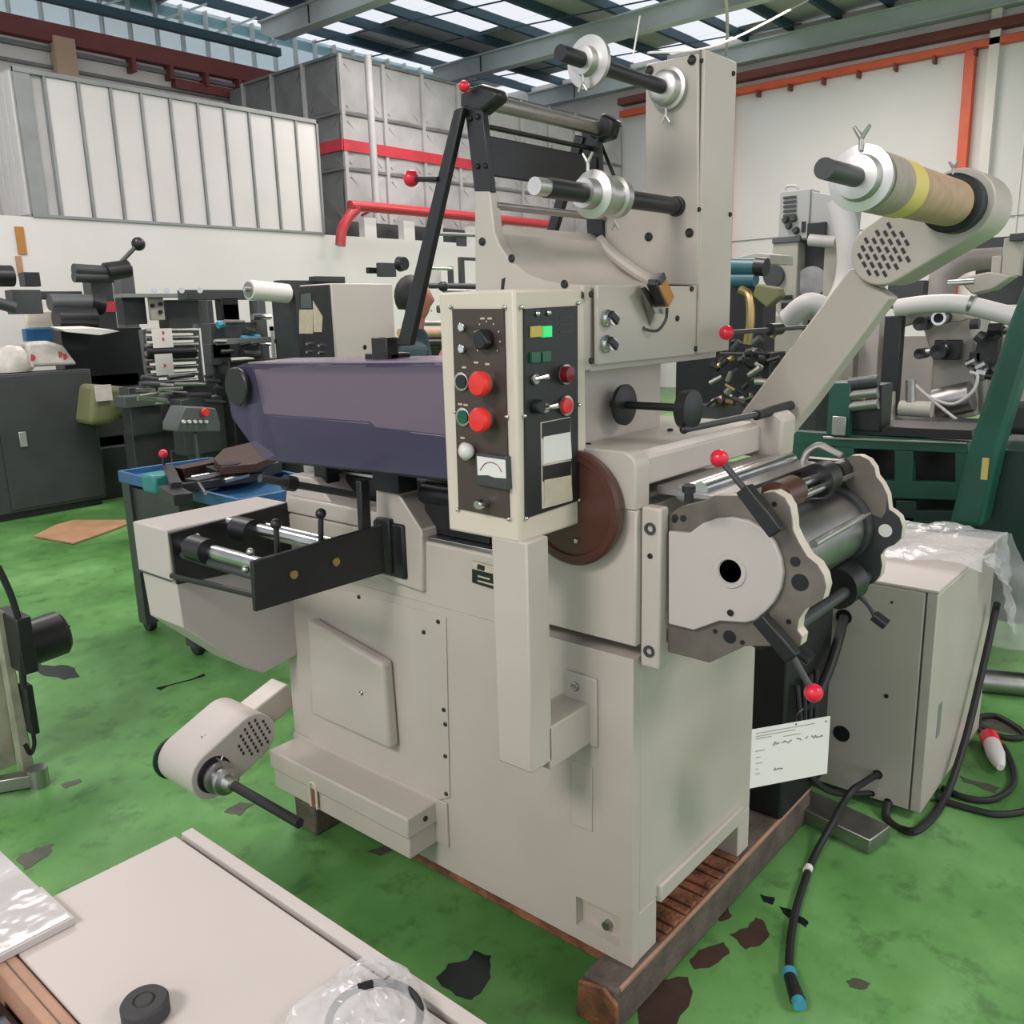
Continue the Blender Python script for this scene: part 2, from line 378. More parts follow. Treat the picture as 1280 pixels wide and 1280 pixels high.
# recessed faces (frames proud of the faces)
FL, FR = -.224, .126
def bxL(name, m, par, px, th=.003, bev=0): return plate(name, m, par, 'x', FL-th, px, th+.002, bev)
def bxR(name, m, par, px, th=.003, bev=0): return plate(name, m, par, 'y', FR-th, px, th+.002, bev)
bxL('switch_panel', BROWNP, CB, [(565, 386), (629, 386), (636, 649), (573, 636)])
bxR('switch_panel', BLACKP, CB, [(656, 386), (722, 382), (723, 626), (658, 648)])
def knobL(px, r, h, m, name, par=CB, r2=None):
    return MB().lathe(P('x', FL-.004, *px), -X, [(0, r), (h*.8, r), (h, (r2 or r)*.82), (h, .0005)], 24).build(name, m, par)
def knobR(px, r, h, m, name, par=CB, r2=None):
    return MB().lathe(P('y', FR-.004, *px), -Y, [(0, r), (h*.8, r), (h, (r2 or r)*.82), (h, .0005)], 24).build(name, m, par)
k = knobL((608, 424), .020, .022, BLACK, 'rotary_knob'); MB().bar(P('x', FL-.028, 603, 418), P('x', FL-.028, 612, 430), .008, .01, up=X).build('knob_grip', BLACK, k, .002)
for i in range(9):
    t = math.radians(-130+i*32.5); c = P('x', FL-.004, 609, 424)
    MB().lathe(c+V((0, -math.sin(t)*.034, math.cos(t)*.034)), -X, [(0, .002), (.001, .002)], 6).build('scale_mark', OPAPER, CB)
for px, lens, mr in (((578, 477), BLACK, ALU), ((580, 521), GREENB, ALU)):
    k = knobL(px, .019, .006, mr, 'button_bezel'); MB().lathe(P('x', FL-.008, *px), -X, [(0, .014), (.006, .014), (.006, .0005)], 20).build('button_lens', lens, k)
for px in ((607, 479), (607, 524)):
    k = knobL(px, .022, .014, ALU, 'stop_collar'); c = P('x', FL-.016, px[0], px[1])
    MB().lathe(c, -X, [(0, .012), (.008, .012), (.010, .024), (.022, .025), (.028, .021), (.030, .001)], 26).build('mushroom_button', REDL, k)
k = knobL((583, 564), .019, .006, ALU, 'button_bezel'); MB().ball(P('x', FL-.020, 583, 564), .017).build('indicator_lens', WHITEP, k)
for px in ((575, 409), (575, 436)):
    k = knobL((px[0]+3, px[1]), .009, .006, STEEL, 'toggle_nut'); MB().cyl(P('x', FL-.006, px[0]+3, px[1]), P('x', FL-.03, px[0]+1, px[1]+1), .0035, .005, 10).build('toggle_lever', STEEL, k)
mt = bxL('voltmeter', DARK, CB, [(594, 566), (632, 571), (634, 613), (595, 606)], .014, .002)
plate('meter_dial', PAPER, mt, 'x', FL-.0155, [(596, 570), (631, 575), (632, 598), (618, 597), (610, 594), (597, 594)], .002, 0)
MB().tube([P('x', FL-.016, *q) for q in ((600, 588), (606, 580), (614, 578), (622, 582), (627, 590))], .0009, 6).build('meter_arc', DRED, mt)
knobL((608, 628), .010, .03, STEEL, 'key_switch')
for px in ((597, 453), (611, 455), (605, 398), (614, 398), (582, 459), (577, 505), (584, 506), (580, 547)):
    MB().box(FL-.0045, FL-.004, P('x', FL, *px).y-.006, P('x', FL, *px).y+.006, P('x', FL, *px).z-.002, P('x', FL, *px).z+.002).build('panel_label', OPAPER, CB)
for px in ((563, 384), (630, 384), (569, 515), (633, 521), (572, 637), (636, 649)):
    MB().ball(P('x', FL-.002, *px), .0045, 10).build('panel_screw', STEEL, CB)
for px in ((652, 384), (723, 379), (656, 520), (724, 506), (658, 648), (724, 625)):
    MB().ball(P('y', FR-.002, *px), .0045, 10).build('panel_screw', STEEL, CB)
for px, mm, w_ in (((672, 415), YELL, 6), ((685, 415), GREENL, 5.5), ((671, 447), GREENB, 5.5), ((684, 446), GREENB, 5.5)):
    bxR('lamp_button', mm, CB, [(px[0]-w_, px[1]-7), (px[0]+w_, px[1]-8), (px[0]+w_, px[1]+6), (px[0]-w_, px[1]+7)], .010, .001)
for px in ((672, 392), (686, 391)): MB().ball(P('y', FR-.006, *px), .006, 12).build('indicator_lamp', STEEL, CB)
for px, mm in (((706, 468), DRED), ((707, 507), REDL)):
    k = knobR(px, .021, .007, ALU, 'button_bezel'); MB().lathe(P('y', FR-.01, *px), -Y, [(0, .017), (.016 if mm is DRED else .006, .016), (.018 if mm is DRED else .008, .001)], 20).build('button_lens', mm, k)
for px in ((668, 474), (680, 510)):
    k = knobR(px, .011, .007, BSTEEL, 'toggle_nut'); MB().cyl(P('y', FR-.006, *px), P('y', FR-.006, *px)+V((.012, -.028, .006)), .004, .006, 10).build('toggle_lever', STEEL, k)
knobR((670, 508), .014, .016, BLACK, 'rotary_knob')
for (x0, y0, y1, dy), pm in (((676, 528, 584, -4), PAPER), ((677, 582, 636, -4), OPAPER)):
    f = bxR('card_holder', TRIMC, CB, [(x0, y0), (x0+37, y0-7), (x0+38, y1-10), (x0+1, y1)], .004)
    plate('holder_face', BLACKP, f, 'y', FR-.0055, [(x0+2, y0+1), (x0+37, y0-6), (x0+37, y0+14), (x0+2, y0+20)], .002, 0)
    plate('holder_card', pm, f, 'y', FR-.0065, [(x0+4, y0+18), (x0+37, y0+12), (x0+39, y1-11), (x0+4, y1-4)], .002, 0)
for yy in (425, 434, 443): MB().bar(P('y', FR-.004, 700, yy-28), P('y', FR-.004, 716, yy-29), .002, .001, up=Y).build('panel_label', DARK, CB)

# --- rotary station cantilevered to the right
bx('mounting_bar', CREAM, PR, .02, .055, -.052, -.004, .885, 1.245, .006, seg=3)
for zz in (1.20, .925): MB().lathe((.019, -.028, zz), -X, [(-.004, .013), (.004, .013), (.004, .008), (-.002, .007)], 18).build('socket_bolt', DARK, PR)
screw(PR, (.02, -.028, 1.14), -X, .006)
def zz6(l): return [(680+a/2.783, 540+c/2.783) for a, c in l]
o1 = zz6([(430, 290), (470, 262), (560, 240), (590, 222), (690, 222), (720, 240), (760, 212), (800, 208), (835, 228), (855, 262), (862, 305), (864, 340), (885, 385), (915, 435), (950, 462), (972, 500), (980, 540), (968, 585), (935, 605), (908, 615), (884, 655), (880, 690), (896, 712), (890, 745), (868, 757), (830, 745), (760, 745), (700, 745), (575, 803), (430, 765)])
dp = plate('die_station_plate', PLATE, PR, 'x', .055, o1, .004, .001)
MB().prism([P('x', .055, *k)+X*.004 for k in o1], V((.030, 0, 0))).build('plate_backing', TRIMC, dp, .001)
o2 = zz6([(432, 345), (505, 352), (550, 318), (600, 300), (650, 297), (710, 308), (760, 338), (800, 385), (822, 440), (830, 490), (822, 545), (800, 590), (770, 625), (735, 655), (700, 664), (610, 658), (520, 690), (432, 668)])
dk = plate('disc_cover', CREAM2, PR, 'x', .040, o2, .015, .003, seg=3)
c = P('x', .040, 913, 714)
MB().lathe(c, -X, [(0, .036), (.004, .034), (.004, .026), (.001, .0255)], 32).build('bearing_ring', CREAM2, dk)
MB().lathe(c+X*.002, -X, [(0, .024), (.003, .024), (.003, .001)], 28).build('bearing_bore', BLACK, dk)
for a_, r_ in (((913, 766), .007), ((1000, 728), .017), ((912, 796), .014), ((968, 630), .005), ((994, 702), .010), ((986, 777), .005), ((844, 647), .007), ((854, 648), .007), ((928, 803), .005), ((894, 789), .005), ((843, 650), .006)):
    m_ = BLACK if r_ < .012 else GREYM
    MB().lathe(P('x', .038 if a_ == (913, 766) else .0545, *a_), -X, [(0, r_), (.0015, r_), (.0015, .0005)], 18).build('plate_hole', m_ if r_ < .012 else BLACK, dp)
def zz4(l): return [(940+a/5.567, 540+c/5.567) for a, c in l]
o3 = zz4([(280, 240), (350, 180), (580, 200), (625, 195), (690, 165), (750, 165), (810, 195), (850, 250), (862, 310), (905, 365), (940, 440), (952, 540), (985, 560), (1025, 595), (1046, 660), (1035, 740), (990, 785), (925, 812), (893, 860), (904, 930), (890, 1000), (850, 1050), (795, 1072), (745, 1050), (700, 980), (640, 960), (450, 900), (300, 700)])
dp2 = plate('die_station_plate', DARK, PR, 'x', .60, o3, .004, .001)
plate('plate_face', PLATE, dp2, 'x', .597, zz4([(560, 210), (625, 195), (690, 165), (750, 165), (810, 195), (850, 250), (862, 310), (905, 365), (940, 440), (930, 560), (900, 600), (800, 560), (740, 460), (680, 400)]), .003, 0)
MB().prism([P('x', .60, *k)+X*.004 for k in o3], V((.028, 0, 0))).build('plate_backing', TRIMC, dp2, .001)
h = P('x', .597, *zz4([(928, 686)])[0]); MB().lathe(h, -X, [(0, .016), (.001, .016), (.001, .0005)], 20).build('plate_hole', PAPER, dp2)
# cylinder, rolls between the plates
c1 = V((.09, -.205, 1.118)); c2 = V((.60, -.205, 1.118))
MB().cyl(c1, c2, .088, seg=44).build('impression_cylinder', BSTEEL, PR)
cy('bearer_ring', DARK, PR, c2-X*.045, c2, .096, seg=40)
def roll(p_px, q_px, r, m, name, x0=.09, x1=.60, **k):
    p = P('x', x0, *p_px); q_ = P('x', x1, *q_px); q_.y = (p.y+q_.y)/2; p.y = q_.y; z = (p.z+q_.z)/2; p.z = q_.z = z
    return cy(name, m, PR, p, q_, r, **k)
a = P('x', .33, 1016, 675); cy('tie_rod', ALU, PR, (.25, -.29, 1.155), (.595, -.285, 1.155), .008)
cy('form_roll', BROWNM, PR, (.21, -.218, 1.255), (.30, -.218, 1.255), .034, seg=28)
cy('form_roll_shaft', STEEL, PR, (.09, -.218, 1.262), (.60, -.218, 1.262), .011); cy('form_roll_shaft', STEEL, PR, (.09, -.238, 1.245), (.60, -.238, 1.245), .009)
cy('gear_ring', BLACK, PR, (.43, -.218, 1.255), (.49, -.218, 1.255), .040, seg=18)
cy('gear_ring', BLACK, PR, (.54, -.218, 1.255), (.60, -.218, 1.255), .026, seg=18)
cy('lower_shaft', DARK, PR, (.09, -.29, .995), (.60, -.29, .995), .014)
cy('gear_ring', BLACK, PR, (.45, -.27, 1.0), (.53, -.27, 1.0), .05, seg=18)
for xx, yy, z_ in ((.12, -.30, .96), (.5, -.33, .93)):
    MB().tube([(xx, yy+.04, z_+.06), (xx, yy, z_+.03), (xx, yy-.02, z_)], .007, 8).build('clamp_screw', DARK, PR)
    MB().cyl((xx, yy-.015, z_+.005), (xx, yy-.045, z_-.012), .014, seg=12).build('clamp_knob', BLACK, PR)
cy('lower_roll', MILLB, PR, (.10, -.24, .985), (.2, -.24, .985), .03)
MB().prism([(.08, -.005, 1.262), (.08, -.16, 1.262), (.08, -.16, 1.272), (.08, -.005, 1.280)], V((.50, 0, 0))).build('web_plate', BSTEEL, PR, .001)
cy('web_roll', STEEL, PR, (.1, -.10, 1.278), (.56, -.10, 1.278), .017)
cy('web_roll', STEEL, PR, (.1, -.06, 1.265), (.58, -.06, 1.265), .02)
cy('plate_knob', BLACK, PR, P('z', 1.282, 861, 627), P('z', 1.282, 861, 627)+Z*.035, .009); cy('knob_cap', BLACK, PR, P('z', 1.31, 861, 615), P('z', 1.31, 861, 615)+Z*.012, .013)
MB().tube([P('x', .56, *k) for k in ((1004, 578), (1010, 565), (1025, 557), (1040, 564), (1052, 570))], .009, 10).build('lift_handle', ALU, PR)
# levers with red balls
def lever(b0, b1, p1, x=.02):
    a, c, e = P('x', x, *b0), P('x', x, *b1), P('x', x, *p1)
    l = MB().bar(a, c, .030, .026, up=X).build('lever_block', BLACK, PR, .003)
    cy('lever_rod', DARK, l, (a if (a-e).length < (c-e).length else c), e, .0065)
    MB().ball(e, .018).build('lever_ball', REDP, l)
lever((930, 610), (972, 666), (899, 573)); lever((950, 772), (992, 822), (1017, 866))
# crank rod with discs (adjuster)
kd = cy('adjuster_rod', BLACK, PR, (.20, .19, 1.435), (.20, -.015, 1.435), .009)
MB().lathe((.20, .165, 1.435), -Y, [(0, .02), (.004, .047), (.014, .048), (.017, .04), (.017, .001)], 30).build('adjuster_disc', BLACK, kd)
MB().lathe((.20, .015, 1.432), -Y, [(0, .012), (.006, .03), (.012, .030), (.014, .042), (.040, .044), (.043, .038), (.043, .001)], 30).build('adjuster_disc', BLACK, kd)
hb = cy('handle_bar', DARK, PR, P('y', -.02, 855, 537), P('y', -.02, 965, 514), .008); cy('handle_grip', BLKRUB, hb, P('y', -.02, 945, 519), P('y', -.02, 988, 507), .013)
MB().ball(P('y', -.02, 855, 537), .010).build('handle_end', BLACK, hb)
rb = cy('release_lever', DARK, PR, P('y', .04, 908, 416), P('y', .04, 1035, 407), .006); MB().ball(P('y', .04, 908, 416), .018).build('lever_ball', REDP, rb)
cy('lever_clamp', BLACK, rb, P('y', .04, 962, 412), P('y', .04, 975, 411), .016)

# --- shafts on the column (axis x), flanged collars and wing screws
def wing(parent, p, up=Z, d=X, s=1, m=ALU):
    p = V(p)
    w_ = MB().cyl(p, p+up*.02*s, .004*s).cyl(p+up*.02*s, p+up*.04*s+d*.014*s, .005*s, .003*s, 8).cyl(p+up*.02*s, p+up*.04*s-d*.014*s, .005*s, .003*s, 8)
    w_.build('wing_screw', m, parent)
def shaft(p_wall, x_end, r, xw, m=BLACK):
    p = P('x', xw, *p_wall)
    return cy('shaft', m, PR, p, V((x_end, p.y, p.z)), r), p
sh, p = shaft((838, 112), P('y', .2, 0, 0).x, .016, .45)
def xat(y, px):   # x on the vertical plane y for a picture column
    return P('y', y, px, 300).x
bpy.data.objects.remove(sh)
xe = P('y', p.y, 700, 68).x
sh = cy('spindle', BLACK, PR, p, V((xe, p.y, p.z)), .016)
MB().lathe(p, -X, [(0, .046), (.016, .048), (.018, .040), (.040, .037), (.044, .03), (.044, .016)], 36).build('flange_collar', ALU, sh)
xc = P('y', p.y, 735, 80).x
MB().lathe((xc+.012, p.y, p.z), -X, [(0, .020), (.004, .052), (.014, .052), (.016, .030), (.035, .028), (.037, .016)], 36).build('flange_collar', ALU, sh)
wing(sh, (xc-.02, p.y, p.z-.028), -Z, Y, .8); wing(sh, (p.x-.02, p.y, p.z-.045), -Z, Y, .8)
p = P('x', .45, 846, 258); xe = P('y', p.y, 668, 236).x; xm = P('y', p.y, 683, 239).x
sh = cy('spindle', BLACK, PR, p, V((xm, p.y, p.z)), .020)
cy('spindle_tip', ALU, sh, V((xm, p.y, p.z)), V((xe, p.y, p.z)), .0175)
MB().lathe(p, -X, [(0, .024), (.012, .023), (.013, .018)], 24).build('spindle_bush', BLACK, sh)
x1 = P('y', p.y, 735, 247).x; x2 = P('y', p.y, 775, 252).x
MB().lathe((x2, p.y, p.z), -X, [(0, .034), (.01, .044), (.03, .045), (.034, .038), (x2-x1-.035, .038), (x2-x1-.03, .050), (x2-x1-.015, .050), (x2-x1-.01, .032), (x2-x1+.02, .030)], 36).build('core_chuck', ALU, sh)
wing(sh, (x1, p.y, p.z+.045), Z, Y, .9); wing(sh, (x2-.02, p.y, p.z-.04), -Z, Y, .7)
# --- black upper frame on the side plate
U1 = [P('x', .0, *k) for k in ((593, 240), (614, 240), (603, 138), (580, 130))]
MB().prism(U1, V((.018, 0, 0))).build('frame_upright', BLACK, PR, .002)
for k in ((588, 148), (597, 146), (597, 208), (607, 207)): screw(PR, P('x', -.001, *k), -X, .006)
U2 = [V((p_.x+.44, p_.y, p_.z)) for p_ in U1]
U2[0].z = U2[1].z = 1.75
MB().prism(U2, V((.018, 0, 0))).build('frame_upright', BLACK, PR, .002)
MB().prism([P('x', .0, *k) for k in ((574, 112), (600, 104), (622, 112), (622, 124), (600, 142), (574, 138))], V((.04, 0, 0))).build('frame_head', BLACK, PR, .01)
e2 = P('x', .44, 760, 158)
MB().prism([P('x', .44, *k) for k in ((742, 158), (752, 140), (768, 150), (762, 172), (742, 178), (725, 165))], V((.04, 0, 0))).build('frame_head', BLACK, PR, .008)
a = P('x', .03, 612, 128); c = V((.44, a.y, a.z))
cy('top_roll', BSTEEL, PR, a, c, .017, seg=28)
cy('frame_tie', BLACK, PR, a+V((0, .02, -.045)), c+V((0, .02, -.045)), .006)
MB().ball(P('x', -.02, 580, 108), .012).build('frame_knob', REDP, PR)
q = [(612, 172), (622, 180), (640, 184), (640, 228), (612, 220)]
lo = P('x', .02, 608, 195)
MB().box(.02, .44, lo.y-.008, lo.y, lo.z-.042, lo.z+.042).build('web_shield', BLACK, PR, .003)
lo = P('x', .02, 619, 257)
cy('idler_roll', BSTEEL, PR, (.02, lo.y, lo.z), (.44, lo.y, lo.z), .009)
# long black swing arm on the front, leaning left
A0, A1 = P('x', -.02, 572, 135), P('x', -.02, 503, 432)
arm = MB().prism([A0+V((0, .012, 0)), A0-V((0, .016, 0)), A1-V((0, .028, 0)), A1+V((0, .022, 0))], V((.018, 0, 0))).build('swing_arm', BLACK, PR, .003)
hh = P('x', -.02, 548, 224)
cy('arm_rod', BLACK, arm, hh, P('x', -.02, 520, 224), .006); MB().ball(P('x', -.02, 514, 223), .019).build('lever_ball', REDP, arm)
MB().bar(A0+X*.46, A1+X*.46, .03, .018, up=X).build('swing_arm', BLACK, PR, .003)
bx('arm_foot', BLACK, PR, -.04, .0, .70, .76, 1.53, 1.60, .004)
cy('strut', BLACK, PR, P('x', .5, 748, 172), P('x', .5, 790, 275), .005)

# --- violet guard
gy0, gy1 = .34, 1.385
pts = [P('x', -.09, *k) for k in ((282, 480), (290, 460), (306, 454), (566, 452), (566, 599), (328, 574), (290, 522))]
GD = MB()
GD.prism(pts, V((.006, 0, 0)))
GD.build('tinted_guard', GUARD, PR, 0)
pt = [P('x', -.09, 310, 455), P('x', -.09, 566, 453)]
MB().prism([pt[0], pt[1], pt[1]+V((.16, 0, .004)), pt[0]+V((.16, 0, .004))], V((0, 0, .005))).build('tinted_guard_top', mat('lightened_lavender_top', (.36, .30, .40), .2, alpha=.75), PR, 0)  # guard tint lightened on top, brightness put into the colour
cc = P('x', -.1, 299, 483)
MB().lathe(cc+X*.004, -X, [(0, .02), (.004, .054), (.014, .056), (.018, .052), (.018, .001)], 30).build('guard_knob', BLACK, PR)
MB().prism([P('x', -.05, *k) for k in ((318, 462), (600, 462), (600, 548), (470, 534), (462, 527), (330, 517))], V((.008, 0, 0))).build('guard_inner_shield', mat('dusky_inner_sheet', (.85, .62, .66), .5), PR, 0)
MB().prism([P('x', -.035, *k) for k in ((336, 520), (462, 530), (470, 536), (600, 551), (600, 606), (348, 578))], V((.012, 0, 0))).build('guard_inner_frame', BLACK, PR, 0)
bx('drive_block', DARK, PR, .08, .5, .45, 1.15, 1.26, 1.38, .004)

# --- infeed bracket on the left: black plates and rolls
bx('infeed_box', CREAM2, PR, -.385, .03, 1.25, 1.437, .955, 1.10, .005)
MB().prism([P('y', 1.25, *k) for k in ((219, 725), (385, 690), (384, 812), (330, 842), (310, 836), (229, 785))], V((0, .187, 0))).build('infeed_lower_box', CREAM2, PR, .004)
MB().box(-.386, -.384, 1.25, 1.437, .953, .956).build('box_seam', DARK, PR)
def bplate(yv, pix, th): return plate('roll_bracket', BLACK, PR, 'y', yv, pix, th, .002)
bplate(1.235, [(212, 667), (365, 627), (375, 700), (222, 731)], .012)
bplate(.745, [(316, 702), (478, 656), (482, 716), (320, 765)], .014)
MB().prism([(-.03, .745, .975), (-.03, .80, .975), (.0, .80, .975), (.0, .745, .975)], V((0, 0, .15))).build('bracket_flange', BLACK, PR, .004)
bx('bracket_flange', BLACK, PR, -.022, .0, .70, .82, .965, 1.115, .006)
for px in ((366, 718), (419, 702)): MB().lathe(P('y', .744, *px), -Y, [(0, .011), (.006, .011), (.007, .006)], 12).build('brass_nut', BRASS, PR)
for (xx, zz, r_, m_) in ((-.345, 1.055, .020, STEEL), (-.20, 1.085, .018, STEEL), (-.35, 1.025, .012, DARK), (-.10, 1.06, .012, STEEL)):
    cy('infeed_roll', m_, PR, (xx, .76, zz), (xx, 1.235, zz), r_, seg=24)
for (xx, zz) in ((-.35, 1.055), (-.21, 1.08)):
    cy('roll_collar', BLACK, PR, (xx, 1.10, zz), (xx, 1.18, zz), .034, seg=24)
    MB().lathe((xx, 1.19, zz), -Y, [(0, .016), (.03, .012)], 10).build('collar_bolt', BSTEEL, PR)
for px in ((246, 671), (292, 658), (364, 672), (313, 690), (307, 712)): MB().ball(P('y', 1.225 if px[1] < 680 else .78, *px), .010, 10).build('bracket_bolt', BSTEEL, PR)
cy('tie_rod', BLACK, PR, (-.39, .745, 1.0), (-.39, 1.235, .975), .008)
for px0, px1 in (((345, 655), (347, 697)), ((401, 642), (401, 690))):
    e = P('y', .80, *px0); l = cy('adjust_lever', BLACK, PR, P('y', .80, *px1), e, .007); MB().ball(e, .014, 12).build('lever_ball', BLACK, l)
cy('upper_rod', DARK, PR, P('y', .9, 325, 598), P('y', .9, 452, 620), .010); cy('rod_clamp', BLACK, PR, P('y', .9, 356, 603), P('y', .9, 368, 605), .020)
MB().bar(P('y', .76, 453, 600), P('y', .76, 456, 662), .03, .02, up=Y).build('bracket_post', BLACK, PR, .003)

# --- lower left unwind arm (axis y)
AR = thing  # (keeps naming short)
ya = 1.33
hubp = P('y', ya, 268, 968)
farp = P('y', ya, 318, 922)
def stadium(a, c, r, n=12):
    d = (c-a).normalized(); out = []
    axis = V((0, 1, 0)); s_ = d.cross(axis)
    for i in range(n+1):
        t = math.pi*i/n; out.append(a+s_*math.cos(t)*r-d*math.sin(t)*r)
    for i in range(n+1):
        t = math.pi*i/n; out.append(c-s_*math.cos(t)*r+d*math.sin(t)*r)
    return out
so = MB().prism(stadium(hubp, farp, .078), V((0, .20, 0))).build('unwind_housing', CREAM2, PR, .004)
MB().bar(farp+V((0, .1, 0)), V((.06, ya+.1, .42)), .09, .09).build('unwind_arm', CREAM, PR, .006)
n_ = 0
d_ = (farp-hubp).normalized(); s_ = d_.cross(Y)
for i in range(6):
    for j in range(-3, 4):
        q_ = farp+d_*(i-2.6)*.021+s_*(j*.016+(.008 if i % 2 else 0))
        if (q_-farp).length < .062:
            MB().bar(q_-Y*.0005-s_*.0045-d_*.002, q_-Y*.0005+s_*.0045+d_*.002, .0075, .0012, up=Y).build('vent_slot', BLACK, so); n_ += 1
MB().lathe(hubp, -Y, [(0, .058), (.004, .057), (.004, .001)], 32).build('hub_recess', BLKRUB, so)
MB().lathe(hubp+V((0, -.004, 0)), -Y, [(0, .040), (.018, .050), (.028, .050), (.032, .036), (.05, .036), (.056, .044), (.068, .042), (.074, .028), (.10, .02), (.105, .014)], 36).build('core_chuck', BSTEEL, so)
MB().lathe(hubp+V((-.02, .2, 0)), Y, [(0, .07), (.012, .068), (.012, .001)], 30).build('end_disc', GREEND, so)
cy('spindle', BLKRUB, so, hubp-Y*.09, hubp-Y*.43, .0145)
wing(so, hubp-Y*.045+Z*.045, Z, X, .7, BSTEEL); wing(so, hubp+V((.02, .08, .078)), Z, X, .5, BSTEEL)

# --- right rewind arm (axis x) behind the machine
xa = .74
MB().prism([P('x', xa+.02, *k) for k in ((905, 560), (928, 514), (1062, 335), (1112, 372), (1010, 510), (960, 570))], V((.075, 0, 0))).build('rewind_arm', CREAM, PR, .006)
h1, h2 = P('x', xa-.01, 1196, 256), P('x', xa-.01, 1103, 316)
def stadium_x(a, c, r1_, r2_, n=14):
    d = (c-a).normalized(); s_ = d.cross(X); out = []
    for i in range(n+1):
        t = math.pi*i/n; out.append(a+s_*math.cos(t)*r1_-d*math.sin(t)*r1_)
    for i in range(n+1):
        t = math.pi*i/n; out.append(c-s_*math.cos(t)*r2_+d*math.sin(t)*r2_)
    return out
ho = MB().prism(stadium_x(h1, h2, .080, .076), V((.17, 0, 0))).build('rewind_housing', CREAM, PR, .004)
d_ = (h2-h1).normalized(); s_ = d_.cross(X)
for i in range(-4, 5):
    for j in range(-2, 3):
        a_, b_2 = i*.0150-.012, j*.0235+(.01175 if i % 2 else 0)
        if abs(b_2) < .055 and a_*a_/.0036+b_2*b_2/.0036 < 1.15:
            q_ = h2+d_*a_+s_*b_2
            MB().bar(q_-V((.0005, 0, 0))-s_*.0078, q_-V((.0005, 0, 0))+s_*.0078, .0075, .0012, up=X).build('vent_slot', BLACK, ho)
screw(ho, h2+V((.02, 0, -.07)), -X, .012, 'housing_bolt', ALU)
hc = h1-d_*-.0
MB().lathe(hc, -X, [(0, .064), (.052, .064), (.056, .058), (.056, .001)], 36).build('hub_disc', BLKRUB, ho)
xs = P('y', hc.y, 1030, 212).x
cy('spindle', DARK, ho, hc, V((xs, hc.y, hc.z)), .017)
x_f = P('y', hc.y, 1075, 225).x
MB().lathe((x_f+.03, hc.y, hc.z), -X, [(0, .05), (.02, .056), (.03, .056), (.033, .040), (.052, .036), (.055, .018)], 40).build('core_chuck', ALU, ho)
wing(ho, (x_f-.005, hc.y, hc.z+.045), Z, Y, 1.0, BSTEEL); wing(ho, (hc.x-.052, hc.y, hc.z+.06), Z, Y, .7, BSTEEL)
# paper cores on the rewind shaft
core = thing('paper_core', 'kraft cardboard core tube with yellow band on the raised rewind arm at right', 'core', (x_f+.035, hc.y, hc.z))
L0, L1 = x_f+.031, hc.x-.058; n5 = L1-L0
MB().cyl((L0+.35*n5, hc.y, hc.z), (L1, hc.y, hc.z), .050, seg=40).build('core_tube', KRAFT, core)
MB().cyl((L0, hc.y, hc.z), (L0+.2*n5, hc.y, hc.z), .053, seg=40).build('core_tube', KRAFTG, core)
MB().cyl((L0+.2*n5, hc.y, hc.z), (L0+.35*n5, hc.y, hc.z), .0535, seg=40).build('tape_band', YTAPE, core)

# ================================================================== SETTING
fl = MB().box(-12, 22, -12, 16, -.05, 0).build('floor', FLOORM, None); tag(fl, kind='structure')
def blob(pix, m, name='floor_stain_or_shadow', th=.0012):
    pts = [P('z', 0, *k) for k in pix]; out = []
    for i, p in enumerate(pts):
        q = pts[(i+1) % len(pts)]; out.append(p)
        for t in (.33, .66): out.append(p.lerp(q, t)+V((random.uniform(-1, 1), random.uniform(-1, 1), 0))*(q-p).length*.10)
    for p in out: p.z = 0.0002
    MB().prism(out, V((0, 0, th))).build(name, m, fl, smooth=False)
blob([(545, 1222), (560, 1205), (585, 1200), (592, 1188), (614, 1195), (612, 1215), (603, 1238), (590, 1250), (570, 1245)], STAIN_SHADOW)
blob([(800, 1245), (822, 1225), (860, 1222), (866, 1240), (850, 1270), (846, 1300), (790, 1300)], STAINB)
blob([(862, 1200), (880, 1186), (905, 1178), (912, 1192), (893, 1206), (868, 1212)], STAINB)
blob([(912, 1168), (935, 1160), (945, 1147), (955, 1152), (962, 1168), (950, 1182), (932, 1187)], STAINB)
blob([(890, 1138), (908, 1132), (915, 1145), (900, 1152)], STAINB)
blob([(950, 1118), (968, 1122), (966, 1131), (955, 1128)], STAIN_SHADOW)
blob([(974, 1133), (990, 1138), (1010, 1152), (1008, 1160), (985, 1147)], STAIN_SHADOW)
blob([(1058, 1226), (1070, 1223), (1088, 1230), (1080, 1237), (1062, 1234)], STAING)
blob([(40, 828), (60, 832), (85, 832), (100, 846), (80, 850), (50, 842)], STAIN_SHADOW)  # dark wet-looking patch painted where the motor's shadow lies
blob([(20, 1075), (45, 1060), (68, 1055), (60, 1070), (30, 1088)], STAING)
blob([(76, 981), (100, 973), (103, 977), (82, 986)], STAING)
blob([(280, 1015), (300, 1003), (318, 1005), (300, 1020)], STAING)
blob([(458, 1065), (480, 1058), (500, 1060), (475, 1070)], STAING)
blob([(1205, 888), (1260, 900), (1280, 912), (1270, 918), (1222, 905)], STAING)
blob([(1200, 970), (1250, 985), (1245, 992), (1205, 978)], STAING)
blob([(195, 860), (255, 842), (257, 845), (200, 863)], STAIN_SHADOW)
def st(name, m, x0, x1, y0, y1, z0, z1, bev=0):
    return tag(bx(name, m, None, x0, x1, y0, y1, z0, z1, bev), kind='structure')
wr = st('wall_right', WHITEW, 15.2, 15.4, -7, 13.2, 0, 5.64)
st('wall_right_upper', OFFW, 15.22, 15.4, -7, 13.2, 5.64, 6.62)
st('wall_back', OFFW, -10, 15.2, 13.0, 13.2, 0, 5.86)
st('trim_1', ORED, 15.05, 15.2, -7, 10, 5.60, 5.72, .01)
